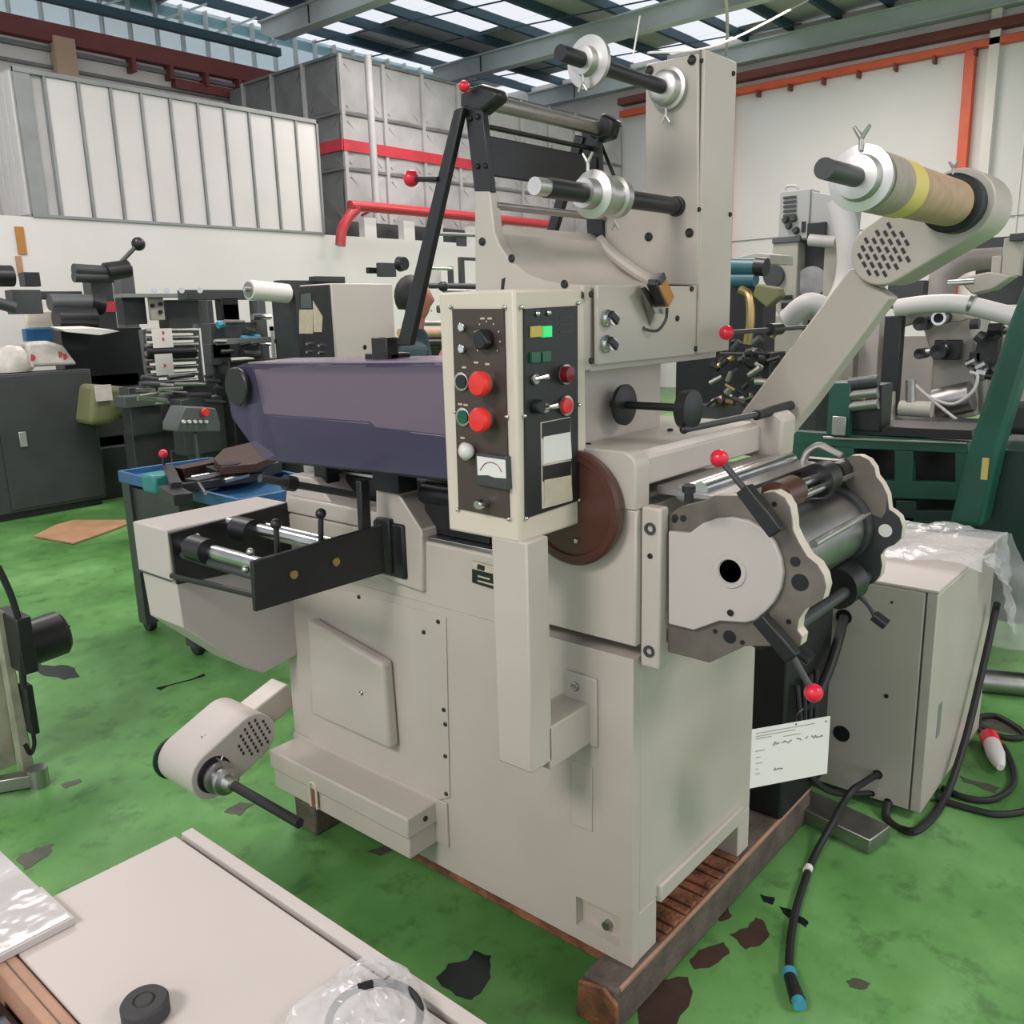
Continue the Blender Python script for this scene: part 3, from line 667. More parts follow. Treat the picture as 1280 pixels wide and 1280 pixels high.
st('trim_2', DRDX, 14.98, 15.2, -7, 10, 5.82, 5.96, .01)
st('trim_3', ORED, 15.05, 15.2, 7.42, 7.56, 0, 5.6, .01)
st('trim_4', ORED, 15.05, 15.2, 3.19, 3.35, 0, 5.6, .01)
st('trim_5', OFFW, 15.05, 15.2, 2.85, 3.0, 0, 6.6)
st('trim_6', DRDX, -10, 9, 12.85, 13, 5.62, 5.88, .01)
st('trim_7', mat('salmon_column', (.50, .34, .24), .6), 4.75, 5.05, 12.8, 13, 0, 5.7)
a_, b_9 = P('y', 12.9, 218, 104), P('y', 12.9, 308, 121)
st('trim_8', DRDX, a_.x, b_9.x, 12.86, 13, a_.z-.07, a_.z+.07)
a_ = P('y', 12.9, 100, 68); st('trim_9', GALVD, -10, b_9.x, 12.92, 13, a_.z-.03, a_.z+.03)
a_ = P('y', 12.9, 200, 108); st('trim_21', GALVD, -10, b_9.x, 12.92, 13, a_.z-.02, a_.z+.02)
for k in range(6): st('trim_%d' % (22+k), DRDX, 5.9+k*.62, 5.96+k*.62, 12.8, 13, 5.42, 5.62)
for k in range(7): MB().box(15.04, 15.2, 6.9-k*.62, 6.94-k*.62, 5.50, 5.62).build('hanger', DRDX, wr)
MB().tube([(15.18, 10, 2.9), (15.18, 5, 2.95), (15.17, 1, 3.0)], .008, 6, False).build('conduit', RIBS, wr)
MB().tube([(15.18, 2.4, 5.4), (15.18, 2.4, 2.6)], .012, 6, False).build('conduit', OFFW, wr)
# low partition, its capping blocks and shade sheet behind them
pw = st('wall_partition', WHITEW, -9, 15.0, 9.0, 9.15, 0, 2.76)
for px in (456, 505, 541, 588): 
    a = P('y', 9, px, 290).x; MB().box(a, a+.22, 9.0, 9.12, 2.76, 3.03).build('capping_block', WHITEW, pw)
for px in (632, 690, 718): 
    a = P('y', 9, px, 290).x; MB().box(a, a+.12, 9.0, 9.1, 2.90, 2.99).build('capping_block', WHITEW, pw)
MB().box(6.6, 15, 9.3, 9.35, 2.5, 3.0).build('shadow_board', DARK, pw)  # dark sheet standing in for the shade at the tank's base
for pix, mm in ((((18, 283), (30, 282), (34, 318), (24, 318)), ORNG), (((19, 320), (28, 320), (30, 345), (22, 345)), CARDB)):
    a, c = P('y', 8.99, *pix[0]), P('y', 8.99, *pix[2])
    o = MB().box(a.x, c.x, 8.985, 9.0, c.z, a.z).build('wall_notice', mm, pw)
# roof: rafters, purlins, sheets with skylight rows
for i, xr in enumerate((4.0, 8.0, 12.0, 15.0)):
    r_ = MB().prism([(xr, 12.4, 6.45), (xr, 12.4, 6.28), (xr, 12.0, 6.12), (xr, 8, 6.14), (xr, -8, 6.14), (xr, -8, 6.45)], V((.10, 0, 0))).build('trim_%d' % (10+i), RAFT, None); tag(r_, kind='structure')
    MB().box(xr-.06, xr+.16, -8, 12.4, 6.43, 6.46).build('rafter_flange', RAFT, r_)
    MB().box(xr-.06, xr+.16, -8, 12.0, 6.12, 6.14).build('rafter_flange', RAFT, r_)
    MB().box(xr-.02, xr+.0, 11.1, 11.12, 6.13, 6.45).build('rafter_stiffener', DARK, r_)
roof = MB().box(-4, 16, -8, 13.4, 6.72, 6.75)
roof = thing('ceiling', None, None); tag(roof, kind='structure')
bpy.data.objects.remove(roof)
rf = MB()
ys = [13.4-.88*i for i in range(25)]
PB = P('z', 6.69, 805, 14)
rnd = random.Random(3)
SKY_P = mat('skylight_sheet', (.8, .9, .94), .3, alpha=.15)
sk = MB()
for i in range(len(ys)-1):
    y1, y0 = ys[i], ys[i+1]
    for j in range(14):
        x0 = -6+j*1.6; x1 = x0+1.6
        sky = (i < 9 and (i % 3 != 2) and (j*3+i) % 5 != 1) or (i in (2, 5) and j % 4 == 1) or (i == 10 and j % 5 == 1) or (y0 < PB.y < y1 and x0 < PB.x < x1)
        (sk if sky else rf).box(x0, x1, y0, y1, 6.68, 6.70)
rf = tag(rf.build('ceiling', FOIL, None, smooth=False), kind='structure')
sk.build('skylight_panel', SKY_P, rf, smooth=False)
rf_children = []
for y_ in ys[:-1]:
    MB().box(-6, 16.4, y_-.04, y_+.04, 6.53, 6.67).build('purlin', PURL, rf)
for x_ in (5.2, 6.4, 9.4, 10.7, 13.4): MB().bar((x_, 12.8, 6.5), (x_+1.4, 6, 6.5), .02, .02).build('roof_brace', PURL, rf)
MB().tube([(14.9, 7.5, 6.3), (12, 6.0, 6.0), (8.2, 4.2, 6.1), (6, 3, 6.4)], .025, 8).build('hanging_cable', OFFW, rf)
MB().tube([P('y', 6, 790, 78), P('y', 6, 800, 20)], .012, 6).build('hanging_cable', PAPER, rf)
MB().tube([P('y', 5, 810, 66), P('y', 5, 900, 55), P('y', 5, 1010, 0)], .014, 6).build('hanging_cable', OFFW, rf)
cl = st('wall_clerestory', mat('blue_louvre_glass', (.30, .52, .56), .3, alpha=.5), -10, 15, 13.3, 13.32, 5.9, 6.7)
for k in range(44): MB().box(-6+k*.45, -5.97+k*.45, 13.2, 13.3, 5.9, 6.7).build('mullion', RAFT, cl)
tr = st('trim_20', PURL, -6, 8.3, 12.3, 12.42, 5.98, 6.10)
for k in range(12): MB().bar((-2+k*.9, 12.36, 6.05), (-1.1+k*.9, 12.36, 6.5), .03, .03).bar((-1.1+k*.9, 12.36, 6.5), (-1.1+k*.9, 12.36, 6.05), .025, .025).build('lattice_bar', RAFT, tr)
# --- container / ribbed cabin on top of the partition
ct = thing('ribbed_cabin', 'long white ribbed panel cabin resting on the low white partition', 'container', (2.55, 9.0, 2.76))
x0c, x1c, zb, zt = 2.56, 6.34, 2.77, 4.21
MB().box(x0c, x1c, 9.03, 10.9-1.2, zb, zt-.01).build('cabin_body', GALV, ct)
wsum = (x1c-x0c-.30)/10
for k in range(10):
    a = x0c+.30+k*wsum
    MB().box(a+.02, a+wsum-.02, 9.005, 9.03, zb+.02, zt-.05).build('panel', CONTW, ct, .004)
    MB().prism([(a-.022, 9.03, zb), (a-.012, 8.985, zb), (a+.012, 8.985, zb), (a+.022, 9.03, zb)], V((0, 0, zt-zb-.03))).build('rib', RIBS, ct)
MB().box(x0c, x0c+.16, 8.99, 9.03, zb, zt).build('corner_post', RIBS, ct, .004)
MB().box(x0c, x1c, 8.98, 9.03, zt-.05, zt).build('top_rail', RIBS, ct, .003)
MB().box(x0c, x1c, 8.98, 9.03, zb-.01, zb+.02).build('bottom_rail', RIBS, ct, .003)
MB().box(x1c-.03, x1c, 8.98, 9.03, zb, zt).build('end_rail', RIBS, ct, .003)
for k in range(4):
    MB().box(x0c-.02, x0c, 9.05+k*.17, 9.19+k*.17, zb+.02, zt-.04).build('panel', CONTW, ct, .004)
# --- sectional water tank
tk = thing('water_tank', 'grey pressed panel water tank with a red stripe behind the white cabin', 'tank', (7.58, 10, 0))
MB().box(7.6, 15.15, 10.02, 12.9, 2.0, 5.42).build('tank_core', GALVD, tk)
pm = {}
def tank_panel(o, ux, uy, w, h, m, nrm):
    vs = [o, o+ux*w, o+ux*w+uy*h, o+uy*h]
    ins = [v+(o+ux*w/2+uy*h/2-v)*.10+nrm*.0 for v in vs]; cen = o+ux*w/2+uy*h/2+nrm*.05
    mids = [(ins[i]+ins[(i+1) % 4])/2+nrm*.012 for i in range(4)]
    b_ = MB().add(vs+ins+mids+[cen], [(0, 1, 5, 4), (1, 2, 6, 5), (2, 3, 7, 6), (3, 0, 4, 7)]+[(4+i, 8+i, 12) for i in range(4)]+[(8+i, 4+(i+1) % 4, 12) for i in range(4)])
    for p_, q_ in ((vs[0], vs[2]), (vs[1], vs[3])):
        d_ = (q_-p_); b_.bar(p_+d_*.12+nrm*.014, q_-d_*.12+nrm*.014, .035, .02, up=nrm)
    return b_.build('tank_panel', m, tk, smooth=False)
PH = .79
for c_ in range(9):
    for r_ in range(4):
        z_ = 5.43-PH*(r_+1)
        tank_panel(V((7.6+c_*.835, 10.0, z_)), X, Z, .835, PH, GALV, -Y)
    MB().box(7.57+c_*.835, 7.63+c_*.835, 9.95, 10.0, 2.3, 5.44).build('tank_rib', GALV, tk)
for c_ in range(3):
    for r_ in range(4): tank_panel(V((7.58, 10+(c_+1)*.80, 5.43-PH*(r_+1))), -Y, Z, .80, PH, GALVD, -X)  # side facing away: its shade is put into the darker sheet colour
    MB().box(7.53, 7.58, 10.77+c_*.8, 10.83+c_*.8, 2.3, 5.44).build('tank_rib', GALV, tk)
for r_ in range(4): MB().box(7.55, 15.1, 9.96, 10.0, 5.43-PH*r_-.02, 5.43-PH*r_+.02).box(7.54, 7.58, 10, 12.4, 5.43-PH*r_-.02, 5.43-PH*r_+.02).build('tank_flange', GALVD, tk)
MB().box(7.55, 12.2, 9.935, 9.95, 4.10, 4.26).build('red_stripe', TRED, tk); MB().box(7.51, 7.53, 9.93, 12.4, 4.10, 4.26).build('red_stripe', TRED, tk)
pc = P('y', 9.5, 467, 200).x
pl = tag(cy('standpipe', GALV, None, (pc, 9.5, 0), (pc, 9.5, 5.35), .055), 'tall grey vertical pipe standing just in front of the water tank', 'pipe')
pp = tag(MB().tube([(6.35, 8.7, 2.6), (6.42, 8.7, 2.85), (6.66, 8.7, 3.08), (6.95, 8.7, 3.13), (11.0, 8.7, 3.12)], .07, 14).build('fire_pipe', PIPR, None), 'thick red pipe rising beside the white cabin and running along the partition', 'pipe')
for x_ in (7.0, 8.3, 9.9): MB().cyl((x_, 8.7, 3.12), (x_, 8.98, 3.05), .02).build('pipe_bracket', PIPR, pp)

# ================================================================== helpers for machines standing further back
def fy(name, m, par, y, d, p0, p1, bev=.006):
    """box whose front face lies on the plane y, between two picture points"""
    a, c = P('y', y, *p0), P('y', y, *p1)
    return bx(name, m, par, min(a.x, c.x), max(a.x, c.x), y, y+d*.35, min(a.z, c.z), max(a.z, c.z), bev)
def fx(name, m, par, x, d, p0, p1, bev=.006):
    a, c = P('x', x, *p0), P('x', x, *p1)
    return bx(name, m, par, x, x+d*.4, min(a.y, c.y), max(a.y, c.y), min(a.z, c.z), max(a.z, c.z), bev)
def ry(name, m, par, y, p0, p1, r, seg=16):      # bar in the plane y
    return cy(name, m, par, P('y', y, *p0), P('y', y, *p1), r, seg=seg)
def rx(name, m, par, x, p0, p1, r, seg=16):
    return cy(name, m, par, P('x', x, *p0), P('x', x, *p1), r, seg=seg)

# dark cabinet at far left with rags
dc = thing('steel_cabinet', 'dark grey steel cabinet at far left with printed rags on top', 'cabinet', (1.6, 7.2, 0))
b_ = bx('body', DARK, dc, .9, 2.14, 7.2, 7.45, .06, 1.26, .01)
bx('door', DARK, dc, 1.30, 2.12, 7.185, 7.2, .09, 1.24, .004)
bx('handle', ALU, dc, 1.44, 1.50, 7.165, 7.185, .63, .76, .003)
bx('plinth', BLACK, dc, .95, 2.1, 7.23, 7.42, 0, .06, 0)
def lump(name, m, c, s, seed, label, cat, group=None):
    rr = random.Random(seed); b_ = MB().ball(c, 1, 18, s)
    ph = [rr.uniform(0, 6) for _ in range(6)]
    for i, v in enumerate(b_.v):
        q = v-V(c); k = 1+.16*math.sin(q.x/s[0]*4+ph[0])*math.cos(q.z/s[2]*3+ph[1])+.12*math.sin(q.y/s[1]*5+ph[2]+q.x/s[0]*3)
        b_.v[i] = V(c)+V((q.x*k, q.y*k, max(q.z*k, -s[2]*.55)))
    return tag(b_.build(name, m, None), label, cat, group)
c_ = P('y', 7.4, 14, 440); lump('rag_bundle', CLOTH, (c_.x-.02, 7.33, 1.26+.09), (.15, .13, .15), 1, 'white printed rag bundle at the picture edge on the dark cabinet', 'rag')
b_ = MB().prism([P('y', 7.3, *k) for k in ((36, 459), (33, 428), (60, 426), (80, 432), (98, 456))], V((0, .3, 0))); rg = tag(b_.build('cloth_sack', CLOTH, None, .03, seg=3), 'folded white printed cloth with red marks on the dark cabinet', 'cloth')
for k in ((74, 443), (80, 446), (40, 447)): MB().cyl(P('y', 7.298, *k), P('y', 7.31, *k), .03, seg=7).build('red_print', REDCL, rg)
# big dark press line far left
FLP = thing('twin_roller_press', 'dark grey label press with slotted twin rollers behind the steel cabinet', 'machine', (2.3, 7.6, 0))
fy('column', DARK, FLP, 7.7, .5, (112, 345), (155, 470)); fy('rear_column', GREYM, FLP, 8.0, .5, (148, 332), (181, 460))
fy('red_sticker', REDCL, FLP, 7.69, .01, (131, 377), (148, 390), 0)
ry('twin_roller', DARK, FLP, 7.5, (92, 337), (140, 340), .055); ry('twin_roller', DARK, FLP, 7.5, (92, 346), (140, 347), .05)
ry('hub', BLACK, FLP, 7.5, (132, 340), (160, 336), .085); ry('swing_rod', DARK, FLP, 7.5, (135, 345), (170, 308), .02); MB().ball(P('y', 7.5, 173, 305), .065).build('rod_ball', BLACK, FLP)
fy('side_tray', DARK, FLP, 7.6, .3, (52, 364), (104, 374)); ry('lower_roller', GREYM, FLP, 7.5, (62, 378), (118, 378), .075); ry('hub', BLACK, FLP, 7.5, (112, 378), (128, 382), .09)
ry('dark_roller', BLACK, FLP, 7.4, (70, 398), (118, 398), .1)
fy('head_block', DARK, FLP, 7.4, .5, (15, 362), (55, 392)); fy('head_block', BLACK, FLP, 7.5, .4, (30, 340), (52, 358)); ry('spool', BLACK, FLP, 7.4, (-10, 345), (15, 345), .09); ry('spool', DARK, FLP, 7.3, (-5, 378), (18, 385), .05)
fy('bed', BLACK, FLP, 7.5, .6, (75, 412), (185, 480)); fy('bed', BLACK, FLP, 7.5, .6, (105, 470), (180, 520)); fy('base', GREEND, FLP, 7.5, .6, (110, 548), (210, 575))
fy('plinth', DARK, FLP, 7.5, .6, (120, 520), (200, 550))
fy('base_foot', BLACK, FLP, 7.5, .6, (110, 575), (180, 592))
wb = thing('cream_bin', 'cream box on a dark blue base behind the printed rags', 'box', (1.6, 7.25, 1.2))
fy('box_top', mat('cream_plastic', (.66, .62, .53), .5), wb, 8.0, .2, (31, 388), (72, 411), .02); fy('box_base', BLUEP, wb, 7.98, .25, (31, 411), (79, 430), .01)
pb = P('y', 7.0, 95, 413)
o_ = MB().prism([P('y', 7.1, *k) for k in ((75, 411), (115, 410), (150, 414), (125, 419), (82, 415))], V((0, .2, .02))).build('paper_pile', PAPER, None, .003); tag(o_, 'loose white and red papers lying on the dark press bed', 'paper')
# printed web rack
WR = thing('web_rack_press', 'grey press with stacked rollers carrying a white printed web', 'machine', (2.7, 6.6, 0))
fy('upper_box', DARK, WR, 7.0, .4, (152, 370), (185, 405)); fy('switch_panel', BGCREAM, WR, 6.9, .1, (186, 372), (207, 400)); fy('upper_box', DARK, WR, 7.0, .5, (207, 375), (252, 410))
fy('top_shelf', RIBS, WR, 6.8, .6, (155, 367), (290, 371), 0)
for k in ((190, 382), (200, 380), (200, 390)): MB().lathe(P('y', 6.9, *k), -Y, [(0, .02), (.02, .018)], 10).build('switch', BLACK, WR)
ry('rack_post', GREYM, WR, 6.6, (177, 412), (187, 485), .028); ry('rack_post', GREYM, WR, 6.6, (244, 405), (252, 480), .028)
for i in range(8): ry('rack_roller', STEEL if i % 2 else BSTEEL, WR, 6.55, (182, 414+i*9.3), (247, 413+i*8.9), .022)
ry('rack_roller', BLACK, WR, 6.55, (182, 441), (243, 440), .05)
w_ = fy('printed_web', PAPER, WR, 6.5, .01, (189, 411), (217, 434), 0); w2 = fy('printed_web', PAPER, WR, 6.5, .01, (193, 443), (218, 468), 0)
for k in ((203, 424), (205, 457), (203, 416)): MB().cyl(P('y', 6.499, *k), P('y', 6.51, *k), .018, seg=8).build('red_print', REDCL, w_)
fy('lower_deck', DARK, WR, 6.6, .5, (160, 485), (300, 520)); fy('lower_body', DARK, WR, 6.7, .5, (165, 540), (290, 585))
fy('bin', DARK, WR, 6.2, .4, (162, 505), (205, 540)); fy('bin_rim', GREYM, WR, 6.15, .5, (155, 496), (212, 505))
for i in range(30):
    px = 168+random.random()*105; py = 470+random.random()*36
    ry('spindle_rod', random.choice([STEEL, BSTEEL, DARK]), WR, 6.0-random.random()*.3, (px, py), (px+18+random.random()*22, py+random.uniform(-4, 4)), .012+random.random()*.012, 8)
ol_ = MB().prism([P('y', 6.9, *k) for k in ((118, 480), (165, 484), (165, 515), (140, 530), (112, 532))], V((0, .4, 0))).build('canvas_bag', OLIVE, None, .05, seg=3); tag(ol_, 'slumped olive and cream bag beside the dark cabinet', 'bag')
MB().box(*(lambda a, c: (a.x, c.x, 6.86, 6.89, c.z, a.z))(P('y', 6.88, 118, 482), P('y', 6.88, 140, 500))).build('bag_flap', CLOTH, ol_)
# control pod
cp = thing('control_pod', 'small grey control pod with red stop button on a post among dark presses', 'control', (2.1, 5.0, 0))
b_ = MB().prism([P('y', 5.0, *k) for k in ((222, 530), (232, 508), (270, 510), (276, 530), (276, 540), (222, 540))], V((0, .22, 0))).build('pod_body', GREYM, cp, .01)
for i in range(5): MB().lathe(P('y', 4.99, 229+i*7, 527), -Y, [(0, .014), (.02, .012)], 10).build('push_button', WHITEP, cp)
MB().lathe(P('y', 4.99, 254, 515), -Y, [(0, .02), (.02, .03), (.045, .026)], 16).build('stop_button', REDL, cp)
fy('post', DARK, cp, 5.05, .12, (244, 540), (258, 640), .01)
MB().cyl(P('z', .0, 255, 670), P('z', .0, 255, 670)+Z*.02, .2).build('post_base', DARK, cp)
# middle press line behind the guard
ML = thing('grey_press', 'grey label press line running behind the violet guard', 'machine', (3.6, 5.6, 0))
fy('upper_beam', DARK, ML, 5.9, .4, (232, 362), (372, 374)); fy('column', DARK, ML, 5.8, .4, (258, 375), (275, 470)); fy('column', GREYM, ML, 5.8, .4, (322, 375), (338, 450)); fy('column', BLACK, ML, 5.9, .3, (276, 372), (300, 400)); 
fy('light_panel', BGCREAM, ML, 5.9, .1, (278, 380), (300, 400)); fy('frame', DARK, ML, 5.7, .4, (262, 404), (325, 445)); fy('deck', BLACK, ML, 5.6, .7, (286, 452), (400, 560)); fy('deck', DARK, ML, 5.75, .5, (225, 500), (300, 560)); fy('side_frame', DARK, ML, 5.7, .3, (262, 430), (290, 455)); fy('deck_rail', RIBS, ML, 5.5, .05, (270, 424), (340, 428))
fy('gauge_frame', CONTW, ML, 5.6, .05, (338, 408), (378, 412), 0); fy('gauge_frame', CONTW, ML, 5.6, .05, (338, 408), (345, 447), 0)
for i in range(14):
    px = 262+random.random()*110; py = 395+random.random()*48
    ry('shaft', random.choice([STEEL, BSTEEL, BLUEC, BLACK]), ML, 5.4+random.random()*.3, (px, py), (px+10+random.random()*18, py+random.uniform(-3, 3)), .012+random.random()*.02, 8)
for i in range(4): MB().cyl(P('y', 5.6, 193+i*13+i*i*2, 363), P('y', 5.66, 193+i*13+i*i*2, 363), .022).build('rail_roller', STEEL, ML)
fy('back_frame', DARK, ML, 6.6, .4, (352, 350), (432, 362)); fy('back_frame', DARK, ML, 6.5, .4, (396, 345), (432, 353))
fy('lower_body', DARK, ML, 5.8, .6, (250, 560), (420, 620))
rl = thing('label_roll', 'white paper roll on a spindle above the grey press', 'roll', P('y', 5.3, 335, 364))
a, c = P('y', 5.3, 311, 362), P('y', 5.3, 359, 367)
MB().cyl(a, c, .078, seg=28).build('paper_wrap', PAPER, rl); MB().cyl(a-(c-a)*.12, c+(c-a)*.15, .02).build('core_spindle', STEEL, rl); MB().cyl(a-(c-a)*.03, a, .062).build('roll_flange', BSTEEL, rl); MB().box(c.x+.05, c.x+.09, 5.26, 5.6, 0, c.z+.03).build('roll_stand', DARK, ML)
# gauge box
GB = thing('gauge_cabinet', 'cream side panel cabinet with open black front on the press behind the guard', 'cabinet', (3.2, 4.6, 0))
cg = P('y', 4.6, 414, 354); xg_ = cg.x; ze = P('y', 4.6, 414, 450).z; xr_ = P('y', 4.6, 493, 400).x
yb_ = P('x', xg_, 374, 356).y
bx('side_panel', CREAM2, GB, xg_, xr_, 4.6, yb_, ze, cg.z, .008)
bx('black_front', BLACK, GB, xg_-.012, xg_, 4.62, yb_, ze, cg.z-.01, .002)
plate('gauge_card', OPAPER, GB, 'x', xg_-.016, [(374, 387), (391, 387), (391, 417), (374, 417)], .004, 0); plate('gauge_card', GREYM, GB, 'x', xg_-.016, [(376, 368), (388, 366), (390, 385), (376, 385)], .004, 0)
plate('gauge_card', OPAPER, GB, 'x', xg_-.016, [(391, 376), (403, 396), (402, 415), (392, 415)], .004, 0)
for k in ((387, 430), (402, 432), (387, 440), (402, 441)): MB().lathe(P('x', xg_-.01, *k), -X, [(0, .016), (.03, .010)], 10).build('toggle_switch', STEEL, GB)
for k in ((456, 434), (474, 433)): MB().lathe(P('y', 4.6, *k), -Y, [(0, .019), (.002, .019), (.002, .001)], 16).build('cable_hole', BLACK, GB)
fy('cabinet_stand', DARK, GB, 4.65, .4, (380, 450), (490, 610))
# machinery behind the strut
MR = thing('converting_line', 'machine rails and rollers seen between the slanted black arm and the press head', 'machine', (4.6, 4.4, 0))
ry('rail', BSTEEL, MR, 4.4, (505, 404), (600, 404), .022); ry('kraft_roller', KRAFT, MR, 4.3, (500, 417), (600, 416), .04, 24); ry('rail', BLACK, MR, 4.3, (498, 430), (600, 429), .05); ry('rail', DARK, MR, 4.7, (530, 357), (600, 358), .025); ry('rail', BSTEEL, MR, 4.7, (556, 364), (600, 365), .03)
fy('white_block', CONTW, MR, 5.2, .3, (528, 333), (552, 356)); fy('bracket', DARK, MR, 5.1, .1, (575, 323), (582, 357)); fy('bracket', DARK, MR, 5.1, .1, (575, 321), (600, 326)); fy('bracket', DARK, MR, 5.1, .1, (562, 333), (568, 357)); fy('dark_head', DARK, MR, 5.4, .2, (476, 328), (496, 346)); ry('rail', STEEL, MR, 5.0, (525, 335), (565, 336), .015)
MB().ball(P('y', 4.5, 554, 358), .045).build('ball_knob', BLACK, MR)
MB().lathe(P('y', 5.2, 500, 330), -Y, [(0, .07), (.06, .06)], 20).build('reel', BLACK, MR); fy('dark_head', BLACK, MR, 5.5, .1, (460, 334), (478, 342)); ry('rail', RIBS, MR, 5.2, (540, 292), (596, 294), .018)
fy('valve', DARK, MR, 5.2, .08, (572, 292), (584, 308)); fy('deck', BLACK, MR, 4.5, .6, (498, 440), (610, 500)); fy('base', DARK, MR, 4.6, .6, (505, 500), (610, 700))
for i in range(10):
    px = 545+random.random()*30; py = 368+random.random()*22
    ry('shaft', random.choice([STEEL, DARK, BLUEC]), MR, 4.6, (px, py), (px+10+random.random()*12, py+random.uniform(-2, 2)), .012+random.random()*.014, 8)
# ---- person standing behind the black arm
hc_ = P('y', 3.0, 521, 376)
pe = thing('person', 'person in dark teal shirt beside a press, head half hidden by the slanted black arm', 'person', (hc_.x, 3.0, 0))
HX, HY, HZ = hc_.x, 3.0, hc_.z
hm = MB().ball((HX, HY, HZ), .10, 22, (.92, 1.02, 1.25))
for i, v in enumerate(hm.v):
    q = v-V((HX, HY, HZ))
    if q.z < -.03: q.x *= .86; q.y *= .9
    fdir = q.x*.75-q.y*.66
    if abs(q.z+.015) < .03 and fdir > .085: q += V((.75, -.66, 0))*.012
    hm.v[i] = V((HX, HY, HZ))+q
def skin_body(joints, edges, name, m, par, sub=2):
    me = bpy.data.meshes.new(name); off = V(par.location)
    me.from_pydata([V(j[0])-off for j in joints], edges, [])
    o = bpy.data.objects.new(name, me); COL.objects.link(o); o.parent = par
    md = o.modifiers.new('skin', 'SKIN'); 
    if not me.skin_vertices: 
        bpy.context.view_layer.objects.active = o
    for i, j in enumerate(joints): me.skin_vertices[0].data[i].radius = (j[1], j[2] if len(j) > 2 else j[1])
    me.skin_vertices[0].data[0].use_root = True
    s_ = o.modifiers.new('sub', 'SUBSURF'); s_.levels = sub; s_.render_levels = sub
    me.materials.append(m); return o
f_, l_ = V((.75, -.66, 0)), V((.66, .75, 0))
B0 = V((HX-.06, HY+.03, 0)); zz = lambda z: V((0, 0, z))
sh_ = HZ-.27
J = [(B0+zz(.95), .15, .11), (B0+zz(1.15), .14, .11), (B0+f_*.03+zz(sh_-.1), .17, .12), (B0+f_*.05+zz(sh_+.03), .09, .08), (B0+f_*.07+zz(sh_+.12), .055)]
J += [(B0+f_*.03+l_*.2+zz(sh_-.02), .065), (B0+f_*.12+l_*.26+zz(sh_-.28), .048), (B0+f_*.36+l_*.2+zz(sh_-.30), .036),
      (B0+f_*.03-l_*.2+zz(sh_-.02), .065), (B0+f_*.10-l_*.27+zz(sh_-.26), .048), (B0+f_*.22-l_*.26+zz(sh_-.02), .036)]
J += [(B0+l_*.10+zz(.86), .09), (B0+l_*.11+f_*.03+zz(.48), .065), (B0+l_*.11+zz(.09), .045), (B0+l_*.11+f_*.14+zz(.035), .035),
      (B0-l_*.10+zz(.86), .09), (B0-l_*.11+f_*.03+zz(.48), .065), (B0-l_*.11+zz(.09), .045), (B0-l_*.11+f_*.14+zz(.035), .035)]
Ed = [(0, 1), (1, 2), (2, 3), (3, 4), (2, 5), (5, 6), (6, 7), (2, 8), (8, 9), (9, 10), (0, 11), (11, 12), (12, 13), (13, 14), (0, 15), (15, 16), (16, 17), (17, 18)]
try:
    skin_body(J, Ed, 'clothed_body', SHIRT, pe)
except Exception as ex:
    print('skin', ex)
head = hm.build('head', SKIN, pe)
cy('neck', SKIN, pe, (HX-.02, HY+.01, HZ-.2), (HX, HY, HZ-.06), .052)
hr = MB().ball((HX-.022, HY+.022, HZ+.028), .108, 22, (.94, 1.02, 1.18)); 
for i, v in enumerate(hr.v):
    q = v-V((HX, HY, HZ))
    if q.z < .03 and (q.x*.75-q.y*.66) > -.01: hr.v[i] = V((HX, HY, HZ))+V((q.x*.8, q.y*.8, q.z))
    if q.z < -.05: hr.v[i] = V((hr.v[i].x, hr.v[i].y, HZ-.05))
hr.build('hair', HAIR, pe)
for s in (-1, 1):
    e = V((HX, HY, HZ))+l_*s*.094+zz(-.01); MB().ball(e, .018, 10, (.6, .6, 1.3)).build('ear', SKIN, head)
    e = V((HX, HY, HZ))+f_*.092+l_*s*.034+zz(.012); MB().ball(e, .009, 10).build('eye', BLACK, head)
MB().bar(V((HX, HY, HZ))+f_*.086+l_*.025-zz(.062), V((HX, HY, HZ))+f_*.086-l_*.025-zz(.062), .006, .008).build('mouth', REDCL, head)
def hand(w_, d, side, par):
    d = V(d).normalized(); up = Z if abs(d.z) < .9 else X; a = d.cross(up).normalized(); n = a.cross(d)
    h_ = MB().bar(w_, w_+d*.085, .075, .026, up=n).build('palm', SKIN, par, .010, seg=3)
    for i, L in enumerate((.068, .078, .072, .056)):
        p0 = w_+d*.08+a*(.027-.018*i); p1 = p0+d*L*.5-n*.006; p2 = p1+d*L*.4-n*.022
        MB().tube([p0, p1, p2], .0085, 8).build('finger', SKIN, h_)
    p0 = w_+d*.03+a*side*.035; MB().tube([p0, p0+a*side*.03+d*.02, p0+a*side*.035+d*.05-n*.01], .010, 8).build('thumb', SKIN, h_)
hand(J[7][0], f_*.9-zz(.3), 1, pe); hand(J[10][0], V((0.1, 0, 1)), -1, pe)
MB().cyl(J[9][0]+(J[10][0]-J[9][0])*.2, J[10][0], .043, .036).build('forearm', SKIN, pe)

